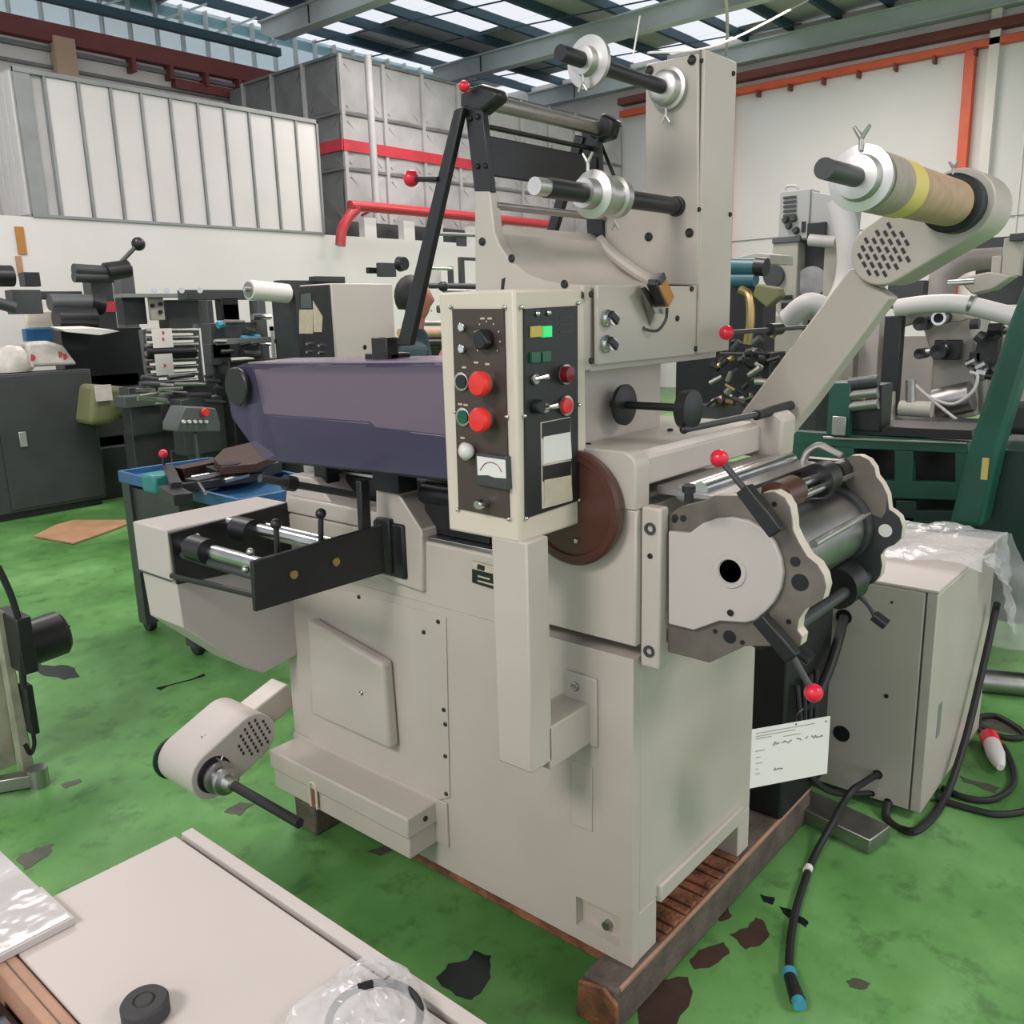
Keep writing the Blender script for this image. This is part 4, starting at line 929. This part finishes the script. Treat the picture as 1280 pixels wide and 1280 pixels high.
# ---- blue tray table with tooling
TT = thing('tray_table', 'blue rimmed tray table on dark legs behind the infeed box', 'table', (.9, 3.2, 0))
zt_ = .86
A, B_, C_ = P('z', zt_, 150, 595), P('z', zt_, 262, 578), P('z', zt_, 300, 632)
D_ = B_+(C_-A)
MB().prism([A, B_, D_, C_], V((0, 0, -.02))).build('tray_floor', BLUEP, TT)
for p, q in ((A, B_), (B_, D_), (D_, C_), (C_, A)): MB().bar(p, q, .02, .06).build('tray_rim', BLUEP, TT, .004)
for t, s in ((.06, .06), (.94, .06), (.06, .5), (.9, .5)):
    p = A.lerp(B_, s if False else t)*1.0; p = A+(B_-A)*t*1.0+(C_-A)*s
    MB().box(p.x-.04, p.x+.04, p.y-.04, p.y+.04, 0.05, zt_-.03).build('leg', DARK, TT); MB().cyl((p.x-.02, p.y, .04), (p.x+.02, p.y, .04), .04).build('caster', BLACK, TT)
pz = A+(B_-A)*.05+(C_-A)*.05; MB().box(pz.x-.02, pz.x+.14, pz.y-.55, pz.y+.02, .25, zt_-.05).build('side_panel', DARK, TT, .004)
def onz(px, py, z=zt_+.03): return P('z', z, px, py)
tl = thing('teal_clamp', 'teal plastic clamp in the blue rimmed tray', 'tool', onz(208, 610)); c = onz(203, 606)
MB().box(c.x-.07, c.x+.05, c.y-.06, c.y+.07, zt_, zt_+.09).build('clamp_body', TEAL, tl, .015); MB().cyl(c+V((0, -.04, .04)), c+V((.05, -.06, .045)), .02).build('clamp_spot', PAPER, tl)
jg = thing('slitting_jig', 'black and brown slitter bar with a red ball lever lying across the tray', 'tool', onz(260, 600))
for (p, q, w_, h_, m_) in (((212, 598), (222, 622), .05, .10, BLACK), ((222, 598), (335, 574), .10, .07, MILLB), ((240, 612), (345, 588), .09, .06, DARK), ((222, 616), (330, 600), .035, .04, BLACK), ((265, 600), (280, 598), .16, .08, BLACK), ((210, 618), (230, 630), .08, .05, BLACK)):
    MB().bar(onz(*p)+Z*.02, onz(*q)+Z*.02, w_, h_).build('jig_bar', m_, jg, .004)
for (p, q, r_) in (((240, 608), (262, 604), .012), ((250, 615), (258, 628), .008), ((280, 612), (310, 604), .015)): cy('jig_rod', STEEL, jg, onz(*p)+Z*.04, onz(*q)+Z*.04, r_)
p = onz(206, 596); e = P('y', p.y, 204, 567); cy('jig_lever', BLACK, jg, p, e, .008); MB().ball(e, .022).build('lever_ball', REDP, jg)
br = thing('brown_casting', 'rusty brown cast plate with a round hole beyond the tray', 'casting', onz(300, 575))
c = P('z', .95, 300, 575); MB().prism([P('z', .95, *k) for k in ((268, 583), (280, 570), (320, 560), (345, 578), (320, 590), (278, 594))], V((0, 0, .04))).build('cast_plate', MILLB, br, .004)
MB().cyl(P('z', .99, 287, 580), P('z', .99, 287, 580)+Z*.004, .05).build('cast_hole', BLACK, br); MB().cyl(P('z', 0, 330, 640), P('z', 0, 330, 640)+Z*.95, .06).build('cast_leg', DARK, br)
cbp = [P('z', 0, *k) for k in ((42, 672), (70, 658), (92, 652), (157, 652), (159, 657), (130, 668), (92, 681))]
for i, p in enumerate(cbp): p.z = .004
tag(MB().prism(cbp, V((0, 0, .012))).build('cardboard_sheet', CARDB, None), 'flat brown cardboard sheet lying on the green floor', 'cardboard')

# ---- motor stand at the left edge
MS = thing('motor_stand', 'steel frame with a black electric motor at the left picture edge', 'machine', (-.5, 2.45, 0))
yb = 2.42
MB().prism([P('y', yb, *k) for k in ((-6, 760), (6, 765), (44, 962), (30, 968))], V((0, .05, 0))).build('upright', mat('stained_cream_steel', (.36, .36, .26), .5, noise=.4, nscale=12), MS, .004)
MB().prism([P('y', yb+.1, *k) for k in ((-60, 780), (-6, 780), (22, 960), (-40, 985))], V((0, .02, 0))).build('side_plate', mat('stained_cream_steel', (.4, .4, .3)), MS, .004)
p = P('z', .03, -30, 985); q = P('z', .03, 48, 972); MB().bar(p, q, .05, .05).build('foot_bar', BSTEEL, MS, .004); MB().cyl(q-Z*.03, q+Z*.04, .035).build('levelling_foot', BSTEEL, MS)
a, c = P('y', yb, 32, 806), P('y', yb, 80, 789)
MB().lathe(a, c-a, [(0, .085), ((c-a).length*.9, .085), ((c-a).length, .07)], 30).build('motor_body', BLACK, MS); 
a2 = P('y', yb-.03, 8, 775); c2_ = P('y', yb-.03, 37, 832); MB().box(a2.x, c2_.x, yb-.12, yb+.08, c2_.z, a2.z+.02).build('gear_box', BLACK, MS, .006)
MB().box(*(lambda a, c: (a.x, c.x, yb-.05, yb+.02, c.z, a.z))(P('y', yb, 24, 855), P('y', yb, 44, 912))).build('terminal_box', BLACK, MS, .006)
MB().tube([P('y', yb-.1, -3, 708), P('y', yb-.1, 14, 745), P('y', yb-.1, 25, 785), P('y', yb-.1, 27, 830), P('y', yb-.1, 30, 860)], .012, 8).build('motor_cable', BLKRUB, MS)
MB().tube([P('y', yb, 40, 910), P('y', yb, 43, 930), P('y', yb, 38, 942), P('y', yb, 31, 930)], .008, 8).build('motor_cable', BLKRUB, MS)
MB().tube([P('y', yb, 80, 783), P('y', yb, 88, 783)], .003, 6).build('motor_tail', BLACK, MS)

# ---- foreground cover
FC = thing('machine_cover', 'low smooth pale machine cover in the near left foreground', 'machine cover', (-1.0, -.2, 0))
MB().box(-1.185, -.899, -.75, .340, .0, .80).build('main_cover', CREAM2, FC, .002)
MB().box(-.889, -.868, -.75, .340, .0, .80).build('edge_cover', CREAM2, FC, .0015)
MB().box(-.90, -.888, -.74, .33, .0, .785).build('seam_gap', DARK, FC)
SC = thing('film_covered_box', 'pale box end with glossy film at the left edge of the foreground cover', 'box', (-1.3, .5, 0))
MB().box(-1.55, -1.107, .343, .95, .0, .80).box(-1.55, -1.107, .246, .36, .8005, .812).build('box_body', CREAM2, SC, .0012)
MB().box(-1.50, -1.112, .25, .94, .812, .8135).build('glossy_film', mat('glossy_film', (.52, .49, .49), .1, coat=1, bump=.25, nscale=3), SC)
TB = tag(MB().box(-1.216, -1.187, -.5, .262, .70, .80).build('timber_batten', PINKW, None, .004), 'reddish timber batten along the near left edge of the foreground cover', 'timber')
MB().box(-1.2035, -1.2025, -.5, .262, .799, .8012).build('timber_split', WOODD, TB)
bx('black_case', BLACK, None, -1.50, -1.22, -.5, .235, .0, .765, .01); tag(bpy.data.objects['black_case'], 'black case at the bottom left corner beside the timber', 'case')
pk = P('z', .8, 183, 1270)
dk_ = thing('rubber_disc', 'round black rubber disc lying on the pale foreground cover', 'disc', (pk.x, pk.y, .8))
MB().lathe((pk.x, pk.y, .8005), Z, [(0, .026), (.002, .029), (.020, .029), (.024, .026), (.024, .014), (.022, .013), (.022, .001)], 36).build('disc_body', mat('matt_black_rubber', (.035, .035, .037), .7), dk_)
MB().lathe((pk.x, pk.y, .8225), Z, [(0, .012), (.003, .010), (.003, .001)], 20).build('disc_boss', mat('matt_black_rubber', (.035, .035, .037), .7), dk_)
def crumple(name, m, fn, nu, nv, amp, seed, par=None, th=0):
    rr = random.Random(seed); vs = []; fs = []
    ph = [(rr.uniform(8, 30), rr.uniform(8, 30), rr.uniform(0, 6)) for _ in range(8)]
    for i in range(nu+1):
        for j in range(nv+1):
            u, v = i/nu, j/nv; p, n = fn(u, v)
            d = sum(math.sin(a*u+b*v+c) for a, b, c in ph)/8+abs(math.sin(17*u+11*v))*.5
            vs.append(p+n*amp*(d+rr.uniform(-.25, .25)))
    for i in range(nu):
        for j in range(nv): k = i*(nv+1)+j; fs.append([k, k+1, k+nv+2, k+nv+1])
    b_ = MB(); b_.add(vs, fs)
    return b_.build(name, m, par, off=None if par is not None else V((0, 0, 0)))
def bagf(u, v):
    a = 2*math.pi*u; c = P('z', .8, 465, 1278); r = .105*(1-.9*v)*(1+.2*math.sin(3*a))
    return c+V((math.cos(a)*r*.75-.004, math.sin(a)*r, .055*v**.6)), V((math.cos(a)*.5, math.sin(a)*.5, .7))
bg_ = tag(crumple('plastic_bag', BAGM, bagf, 40, 12, .007, 4), 'crumpled clear plastic bag on the foreground cover', 'bag')
c = P('z', .8, 470, 1290)
tag(MB().tube([c+V((math.cos(t)*.055, math.sin(t)*.055, .022)) for t in [i*.35 for i in range(19)]], .005, 8).build('coiled_cable', BLKRUB, None), 'black cable loop lying with the clear plastic bag', 'cable')

# ---- skid under the press
SK = thing('timber_skid', 'worn brown timber skid under the cream press', 'skid', (.3, .6, 0))
MB().box(-.085, 1.06, -.012, .085, .0, .119).build('skid_beam', WOODD, SK, .008)
MB().box(-.07, 1.05, -.016, -.008, .108, .1205).build('beam_edge', PINKW, SK, .002)
for i in range(14): MB().box(.12+i*.031, .146+i*.031, -.007, .085, .119, .122+.004*(i % 3)).build('splintered_slat', WOOD, SK, .002)
MB().box(-.02, .62, 1.20, 1.31, .0, .118).build('skid_beam', WOODD, SK, .008)
for i in range(6):
    x_ = .05+i*.10; MB().box(x_, x_+.085, .087, 1.195, .04, .105+.006*(i % 2)).build('skid_board', WOOD, SK, .005)
MB().prism([(-.095, -.02, .0), (-.095, .10, .0), (-.095, .09, .10), (-.095, .02, .118), (-.095, -.018, .09)], V((.012, 0, 0))).build('beam_end', WOOD, SK, .004)
MB().box(.05, .105, 1.312, 1.36, 0, .16).build('packing_block', WOOD, SK, .006)

# ---- right control cabinet with film, cables
CC = thing('control_cabinet', 'low cream control cabinet with cable holes at right of the press', 'cabinet', (1.6, .1, 0))
MB().box(1.25, 2.0, -.262, .52, .03, .775).build('body', CREAM, CC, .004)
MB().box(1.254, 2.0, -.2665, -.262, .035, .77).build('seam_strip', DARK, CC)
sp = MB().box(1.25, 2.0, -.30, -.2665, .03, .776).build('side_door', CREAM, CC, .004)
MB().box(1.36, 1.40, -.302, -.299, .25, .37).build('door_latch', GALVD, sp, .002)
MB().box(1.25, 2.0, -.30, .52, .776, .787).build('lid', CREAM2, CC, .003)
for k, r_ in (((1055, 771), .026), ((1052, 917), .028), ((1097, 968), .016), ((1090, 992), .010), ((1110, 1003), .014), ((1108, 870), .007), ((1115, 753), .004)):
    MB().lathe(P('x', 1.249, *k), -X, [(0, r_), (.003, r_), (.003, .001)], 20).build('cable_hole', BLACK, CC)
MB().box(1.3, 1.95, -.2, .45, .0, .03).build('plinth', DARK, CC)
def shf(u, v):
    # top -> over the far right edge -> hanging
    y = -.36+v*.80+.05*math.sin(5*u)
    if u < .5: p = V((1.50+u*1.15, y, .800+.012*math.sin(9*v))); n = Z
    else:
        t = (u-.5)/.5; p = V((2.075+.10*math.sin(t*2.2), y-.03*t, .80-t*.44*(.75+.35*math.sin(4*v+1)))); n = X
    return p, n
tag(crumple('film_sheet', BAGM, shf, 44, 36, .018, 9), 'crumpled clear plastic sheet draped over the back of the control cabinet', 'plastic sheet')
def shg(u, v):
    x = 1.72+v*.42; t = u
    return V((x+.05*t, -.305-.06*t-.02*math.sin(6*v), .79-t*.34*(.25+v))), -Y
tag(crumple('film_sheet', BAGM, shg, 20, 20, .012, 12), 'clear plastic film hanging down the right side of the control cabinet', 'plastic sheet')
def cable(name, pts, r, label, m=BLKRUB, cat='cable', group=None): return tag(MB().tube(pts, r, 10).build(name, m, None), label, cat, group)
fz = lambda px, py, z=.012: P('z', z, px, py)
c1_ = cable('power_cable', [P('x', 1.245, 1097, 968), P('x', 1.15, 1080, 978), P('x', 1.05, 1062, 992), fz(1040, 1030, .06), fz(1018, 1070), fz(1003, 1110), fz(992, 1150), fz(987, 1190), fz(987, 1222)], .011, 'black cable curving across the floor from the cabinet to a blue plug')
MB().cyl(fz(987, 1220, .022), fz(997, 1250, .022), .015, .019).build('cable_plug', BLACK, c1_); MB().cyl(fz(986, 1214, .02), fz(988, 1222, .02), .018).build('plug_collar', BLUEC, c1_); MB().cyl(fz(997, 1250, .022), fz(1000, 1257, .022), .016).build('plug_collar', BLUEC, c1_)
MB().cyl(fz(1011, 1084), fz(1009, 1089), .013).build('cable_label', PAPER, c1_)
cable('thick_cable', [P('x', 1.24, 1055, 772), P('x', 1.15, 1048, 800), P('x', 1.05, 1035, 840), P('x', .95, 1018, 875), P('x', .92, 1000, 888)], .016, 'thick black cable leaving the upper hole of the cabinet behind the red ball')
cable('loop_cable', [P('x', 1.24, 1110, 1003), P('x', 1.20, 1108, 1022), P('x', 1.17, 1125, 1036), fz(1150, 1036, .03), P('y', -.33, 1180, 1000), P('y', -.335, 1205, 930), P('y', -.335, 1225, 850), P('y', -.335, 1243, 770), P('y', -.34, 1246, 755)], .013, 'black cable looping from the cabinet corner up along its right side')
cable('floor_cable', [fz(1178, 985), fz(1210, 998), fz(1245, 998), fz(1268, 975), fz(1255, 935), fz(1225, 912), fz(1222, 898), fz(1245, 895), fz(1275, 912), fz(1278, 922), fz(1250, 920), fz(1222, 905)], .011, 'black cable coiled on the floor at the right edge')
cable('floor_cable', [fz(1170, 998), fz(1210, 1010), fz(1250, 1018), fz(1290, 1010), fz(1300, 990)], .011, 'black cable running off the right edge on the floor')
cable('sagging_cable', [P('x', .9, 985, 915), P('x', 1.0, 1010, 965), P('x', 1.1, 1040, 990), P('x', 1.24, 1088, 992)], .010, 'black cable sagging behind the hanging card to the cabinet')
ip = thing('industrial_plug', 'white industrial plug with red collar lying on the floor at right', 'plug', fz(1243, 935))
MB().cyl(fz(1236, 921, .035), fz(1240, 930, .035), .034).build('plug_collar', REDP, ip); MB().lathe(fz(1240, 930, .035), fz(1250, 958, .035)-fz(1240, 930, .035), [(0, .030), (.08, .032), (.15, .022), (.18, .012)], 20).build('plug_body', WHITEP, ip)
# steel channel below the cabinet and dark box behind the die station
tag(MB().bar(fz(962, 985, .03), fz(1100, 1050, .03), .12, .05).build('steel_channel', BSTEEL, None, .004), 'pale steel channel on the floor under the cabinet front', 'channel')
db = tag(bx('dark_motor_box', BLACK, None, .80, 1.15, -.02, .30, .12, .80, .01), 'black drive box between the press and the control cabinet', 'machine')
for i in range(4): MB().tube([(.85+.05*i, -.03, .55), (.83+.04*i, -.06, .42-.05*i), (.92+.05*i, -.05, .30)], .008, 8).build('wiring', BLKRUB, db)
# hanging card
tl_, tr_ = P('z', .70, 940, 912), P('z', .70, 1038, 895); dd = (tr_-tl_); nn_ = dd.cross(Z).normalized()
CD = thing('hanging_card', 'white information card hanging below the lower red ball lever', 'card', tl_)
H_ = .150; dn = V((0, 0, -H_))
MB().prism([tl_, tr_, tr_+dn+dd*.0, tl_+dn], nn_*-.001).build('card_sheet', PAPER, CD)
def ink(u, v, w_, h_, m_):
    p = tl_+dd*u+dn*v+nn_*.0006; MB().prism([p, p+dd*w_, p+dd*w_+dn*h_, p+dn*h_], nn_*.0004).build('printed_line', m_, CD, smooth=False)
INK = mat('ink', (.05, .06, .07), .7); LINK = mat('pale_ink', (.33, .33, .33), .7)
for v, u0, u1 in ((.07, .05, .80), (.12, .05, .55), (.16, .05, .25), (.20, .40, .62), (.37, .05, .17), (.48, .06, .12), (.58, .06, .15), (.68, .06, .10), (.76, .06, .12)): ink(u0, v, u1-u0, .012, LINK)
rr = random.Random(2)
def scrawl(u0, u1, v0, h_):
    pts = []; n = int((u1-u0)*90)
    for i in range(n): pts.append(tl_+dd*(u0+(u1-u0)*i/n)+dn*(v0+rr.uniform(-h_, h_))+nn_*.0012)
    MB().tube(pts, .0007, 5, False).build('handwriting', INK, CD)
for a, c in ((.27, .36), (.38, .52), (.57, .64), (.68, .73), (.76, .92)): scrawl(a, c, .30, .028)
scrawl(.30, .42, .74, .03); ink(.93, .06, .03, .03, LINK)
MB().tube([tl_+dd*.55+dn*.04+nn_*.002, tl_+dd*.57+V((0, 0, .02)), P('x', .10, 1004, 886)], .0015, 6).build('tie_wire', BLACK, CD)

# ================================================================== machines at right, further back
GM = thing('green_machine', 'dark green machine bed with rectangular openings behind the control cabinet', 'machine', (3.2, .4, 0))
xg = 3.0
def gq(name, pix, m_=GREEN, x_=3.0, d_=.06): return plate(name, m_, GM, 'x', x_, pix, d_, .004)
gq('bed_beam', [(955, 536), (1210, 553), (1210, 567), (955, 556)]); gq('bed_beam', [(955, 596), (1215, 604), (1215, 626), (955, 618)])
gq('bed_post', [(955, 550), (1067, 558), (1067, 620), (955, 612)], d_=.05); gq('bed_post', [(1118, 563), (1141, 564), (1141, 606), (1118, 604)], d_=.05); gq('bed_post', [(1194, 566), (1220, 567), (1220, 612), (1194, 610)], d_=.05)
gq('bed_ledge', [(1028, 545), (1208, 553), (1208, 556), (1028, 549)], BSTEEL, 2.99, .01)
gq('inner_panel', [(955, 540), (1240, 556), (1240, 720), (955, 700)], BLACK, 3.25, .02); gq('lower_beam', [(955, 634), (1240, 640), (1240, 660), (955, 652)], GREEND)
gq('lower_post', [(955, 618), (1000, 620), (1000, 700), (955, 700)], GREEND); gq('lower_post', [(1120, 626), (1145, 626), (1145, 690), (1120, 690)], GREEND)
plate('bed_top', BLACK, GM, 'x', xg+.02, [(1055, 531), (1215, 538), (1215, 550), (1055, 543)], .3, .004); fx('tool_box', GREEN, GM, xg-.05, .4, (1036, 478), (1060, 545)); fx('tool_box', BLACK, GM, xg, .4, (1060, 480), (1100, 540)); fx('brown_block', KRAFTG, GM, xg-.04, .1, (1067, 488), (1082, 500))
for k in range(3): rx('feed_roller', BSTEEL if k else DARK, GM, xg-.02, (1062, 480+k*14), (1098, 476+k*14), .03)
MB().prism([P('x', 2.3, *k) for k in ((1186, 655), (1210, 560), (1262, 400), (1290, 330), (1320, 330), (1250, 560), (1228, 660))], V((.14, 0, 0))).build('diagonal_guard', GREEN, GM, .02)
fx('side_housing', GREEND, GM, 2.45, 1.2, (1232, 560), (1380, 800)); fx('yellow_tag', YTAPE, GM, 2.3, .02, (1228, 572), (1234, 600), 0)
fx('motor_block', DARK, GM, 2.6, .5, (1248, 500), (1300, 545), .03); fx('guide_plate', BSTEEL, GM, 2.9, .02, (1040, 520), (1056, 545))
for k in range(6): MB().cyl(P('x', 2.44, 1240+k*9, 700+(k*37 % 40)), P('x', 2.46, 1240+k*9, 700+(k*37 % 40)), .012).build('bolt', BLACK, GM)
MB().tube([P('x', xg+.3, 1090, 585), P('x', xg+.3, 1105, 592), P('x', xg+.3, 1120, 588)], .01, 6).build('orange_wiring', ORNG, GM)
pg_ = tag(cy('floor_pipe', BSTEEL, None, fz(1225, 850, .05), fz(1310, 858, .05), .05), 'grey steel pipe lying on the floor at the right edge', 'pipe')
# beige press with vented top box
BP = thing('vented_press', 'beige press column with louvred top box and round dial at right', 'machine', (5.6, 1.9, 0))
xb = 5.5
fx('top_box', mat('light_grey_box', (.38, .385, .38), .45), BP, xb, .5, (975, 240), (1010, 298)); MB().prism([P('x', xb+.02, *k) for k in ((1000, 236), (1050, 246), (1045, 300), (1000, 300))], V((.5, 0, 0))).build('top_box_side', GREYM if False else mat('light_grey_box', (.38, .385, .38)), BP, .006)
for k in range(6): fx('louvre', DARK, BP, xb-.012, .012, (979, 246+k*5.6), (995, 247.5+k*5.6), 0)
MB().tube([P('x', xb+.05, 981, 238), P('x', xb+.05, 984, 233), P('x', xb+.05, 995, 233), P('x', xb+.05, 998, 238)], .012, 8).build('lift_handle', GALV, BP)
for k in ((982, 275), (992, 273), (986, 282), (995, 288)): MB().lathe(P('x', xb-.01, *k), -X, [(0, .03), (.03, .02)], 10).build('switch', DARK, BP)
fx('slot', BLACK, BP, xb-.01, .02, (1002, 277), (1006, 290), 0); fx('dark_recess', BLACK, BP, xb-.02, .1, (1009, 279), (1031, 296))
MB().prism([P('x', xb, *k) for k in ((967, 300), (998, 298), (994, 400), (975, 400), (956, 360), (956, 340), (964, 320))], V((.4, 0, 0))).build('column_body', BGCREAM, BP, .01)
fx('cap_strip', GREYM, BP, xb-.02, .45, (965, 297), (1000, 302)); MB().lathe(P('x', xb-.01, 968, 345), -X, [(0, .088), (.03, .085), (.03, .001)], 26).build('dial', DARK, BP)
fx('recess', DARK, BP, xb+.15, .3, (998, 302), (1034, 392)); MB().cyl(P('x', xb+.1, 1014, 352), P('x', xb+.4, 1014, 352), .12, seg=26).build('recess_reel', BSTEEL, BP)
fx('side_column', BGCREAM, BP, xb+.1, .3, (1031, 300), (1046, 410)); rx('cross_roll', GALV, BP, xb-.1, (1012, 300), (1045, 303), .045); fx('gauge_plate', BLACK, BP, xb-.02, .03, (972, 369), (990, 374)); fx('gauge_plate', BLACK, BP, xb-.02, .03, (976, 378), (985, 386))
fx('pedestal', BGCREAM, BP, xb-.1, .6, (952, 395), (1000, 480)); fx('pedestal', DARK, BP, xb, .5, (998, 400), (1040, 480)); fx('bed', DARK, BP, xb-.2, .8, (930, 470), (1050, 580))
MB().tube([P('x', xb-.2, 1048, 250), P('x', xb-.2, 1060, 300), P('x', xb-.2, 1058, 350), P('x', xb-.3, 1040, 385), P('x', xb-.4, 1010, 380), P('x', xb-.4, 985, 400)], .085, 14).build('white_hose', DUCTW, BP)
# dark cluster between column and beige press
DL = thing('cluttered_press', 'dark press cluster with teal drum between the head column and vented press', 'machine', (3.8, 1.6, 0))
xd = 4.2
rx('teal_drum', BLUEP if False else mat('dull_teal_drum', (.03, .12, .15), .4), DL, xd, (905, 333), (948, 334), .055); rx('teal_drum', mat('dull_teal_drum', (.03, .12, .15)), DL, xd, (905, 350), (945, 350), .05, 20); rx('drum_end', BLACK, DL, xd, (945, 333), (958, 334), .06); 
MB().prism([P('x', xd+.2, *k) for k in ((920, 322), (945, 316), (962, 318), (962, 330), (920, 330))], V((.4, 0, 0))).build('hood_plate', BGCREAM, DL, .004)
fx('frame', BLACK, DL, xd+.1, .5, (880, 360), (952, 470)); fx('frame', BLACK, DL, xd-.2, .6, (845, 440), (960, 530)); fx('deck', DARK, DL, xd-.4, .6, (872, 505), (1000, 560))
MB().tube([P('x', xd-.1, 925, 362), P('x', xd-.1, 936, 370), P('x', xd-.1, 938, 400), P('x', xd-.1, 934, 430)], .03, 10).build('bright_tube', BRASS, DL)
MB().prism([P('x', xd-.1, *k) for k in ((940, 370), (958, 385), (975, 370), (972, 360), (945, 355))], V((.1, 0, 0))).build('drab_bracket', OLIVE, DL, .01)
MB().lathe(P('x', xd-.25, 945, 448), -X, [(0, .07), (.03, .075), (.06, .05)], 12).build('gear', BLACK, DL)
for i in range(44):
    px = 880+random.random()*90; py = 412+random.random()*95
    rx('rod', random.choice([BLACK, BSTEEL, DARK, BLACK, BRASS, MILLB]), DL, xd-.35-random.random()*.2, (px, py), (px+random.uniform(4, 16), py+random.uniform(-12, 8)), .010+random.random()*.018, 8)
# second beige press with ducts
SP = thing('ducted_press', 'stained beige press with chrome knobs under a white duct at far right', 'machine', (4.8, .6, 0))
xs_ = 4.8
MB().prism([P('x', xs_, *k) for k in ((1150, 400), (1215, 390), (1222, 520), (1160, 530), (1165, 450))], V((.5, 0, 0))).build('column_body', BGCREAM, SP, .02)
fx('back_panel', CREAM2, SP, xs_+.3, .2, (1060, 420), (1165, 530)); MB().prism([P('x', xs_-.1, *k) for k in ((1110, 402), (1140, 392), (1200, 388), (1212, 398), (1200, 402), (1145, 404), (1110, 414))], V((.06, 0, 0))).build('side_arm', BGCREAM, SP, .006)
for k, r_ in (((1158, 404), .045), ((1182, 397), .04), ((1157, 441), .035), ((1180, 438), .05)): 
    MB().lathe(P('x', xs_-.1, *k), -X, [(0, r_), (.14, r_), (.14, r_*.7), (.13, .001)], 18).build('knob', BLACK, SP)
MB().lathe(P('x', xs_-.12, 1182, 397), -X, [(.1, .045), (.16, .045), (.16, .03), (.10, .029)], 18).build('chrome_ring', STEEL, SP)
fx('clamp_block', BLACK, SP, xs_-.15, .2, (1168, 425), (1198, 450)); rx('clamp_rod', BSTEEL, SP, xs_-.2, (1156, 441), (1185, 434), .02); fx('dark_post', BLACK, SP, xs_-.3, .2, (1106, 395), (1118, 535)); fx('dark_head', DARK, SP, xs_-.25, .3, (1110, 352), (1152, 385)); 
fx('clamp_block', BLACK, SP, xs_-.1, .2, (1212, 440), (1225, 455)); fx('press_body', BGCREAM, SP, xs_, .5, (1240, 420), (1300, 520)); fx('clamp_block', BLACK, SP, xs_-.1, .2, (1222, 415), (1245, 470))
for i in range(12):
    px = 1205+random.random()*45; py = 405+random.random()*70
    rx('fitting', random.choice([BLACK, DARK, STEEL]), SP, xs_-.2, (px, py), (px+random.uniform(5, 18), py+random.uniform(-6, 6)), .015+random.random()*.03, 10)
rx('pillar', BGCREAM, SP, xs_-.5, (1112, 490), (1112, 528), .035); rx('pillar', BSTEEL, SP, xs_-.5, (1138, 475), (1138, 518), .03); rx('pillar', BGCREAM, SP, xs_-.5, (1125, 510), (1165, 512), .05)
rx('spool', BSTEEL, SP, xs_-.1, (1170, 505), (1215, 495), .10, 22); MB().tube([P('x', xs_-.3, 1140, 478), P('x', xs_-.3, 1160, 495), P('x', xs_-.3, 1190, 505), P('x', xs_-.3, 1215, 490), P('x', xs_-.3, 1222, 470), P('x', xs_-.3, 1212, 465)], .010, 8).build('pale_tube', DUCTW, SP)
MB().tube([P('x', xs_-.3, 1145, 482), P('x', xs_-.3, 1165, 500), P('x', xs_-.3, 1200, 528)], .010, 8).build('pale_tube', DUCTW, SP)
fx('deck', DARK, SP, xs_-.6, .9, (1090, 525), (1225, 545)); fx('base', BGCREAM, SP, xs_-.3, .6, (1060, 545), (1260, 640))
fx('back_column', BGCREAM, SP, xs_+.1, .3, (1040, 415), (1062, 530)); fx('back_column', CREAM2, SP, xs_+.2, .3, (1075, 385), (1095, 480)); fx('back_column', DARK, SP, xs_+.25, .3, (1060, 440), (1078, 530))
MB().tube([P('x', 4.4, 1120, 385), P('x', 4.4, 1160, 380), P('x', 4.4, 1200, 380), P('x', 4.4, 1245, 390), P('x', 4.4, 1300, 405)], .055, 16).build('white_duct', DUCTW, SP)
MB().tube([P('x', 5.2, 1175, 375), P('x', 5.2, 1180, 345), P('x', 5.2, 1205, 325), P('x', 5.2, 1250, 318), P('x', 5.2, 1300, 316)], .09, 18).build('grey_duct', DUCTG, SP)
rx('duct_collar', BSTEEL, SP, 4.4, (1212, 380), (1217, 381), .060)
fx('top_rail', DARK, SP, 5.0, .05, (1180, 301), (1262, 308), 0); fx('top_bracket', BGCREAM, SP, 4.9, .15, (1255, 298), (1275, 345)); fx('top_bracket', BGCREAM, SP, 4.9, .15, (1240, 320), (1250, 345)); MB().prism([P('x', 4.7, *k) for k in ((1195, 348), (1235, 340), (1265, 345), (1240, 362), (1215, 368))], V((.2, 0, 0))).build('flat_bracket', BGCREAM, SP, .01)
fx('top_bracket', DARK, SP, 4.85, .1, (1262, 292), (1290, 300)); rx('rod', STEEL, SP, 4.6, (1185, 354), (1218, 352), .018); fx('dark_mass', DARK, SP, 5.6, .3, (1220, 330), (1300, 380))
fx('dark_base', BLACK, SP, xs_, .4, (1150, 530), (1290, 600))
# ties: every foot part reaches the floor
for t, x_, y_ in ((FLP, 2.3, 7.6), (WR, 2.8, 6.8), (ML, 3.6, 6.0), (GB, 3.7, 4.8), (MR, 5.2, 4.9), (BP, 5.6, 1.9), (DL, 4.3, 1.9), (SP, 5.0, .7), (GM, 3.3, .5)):
    MB().box(x_-.3, x_+.3, y_-.2, y_+.2, 0, .5).build('machine_base', DARK, t, .01)
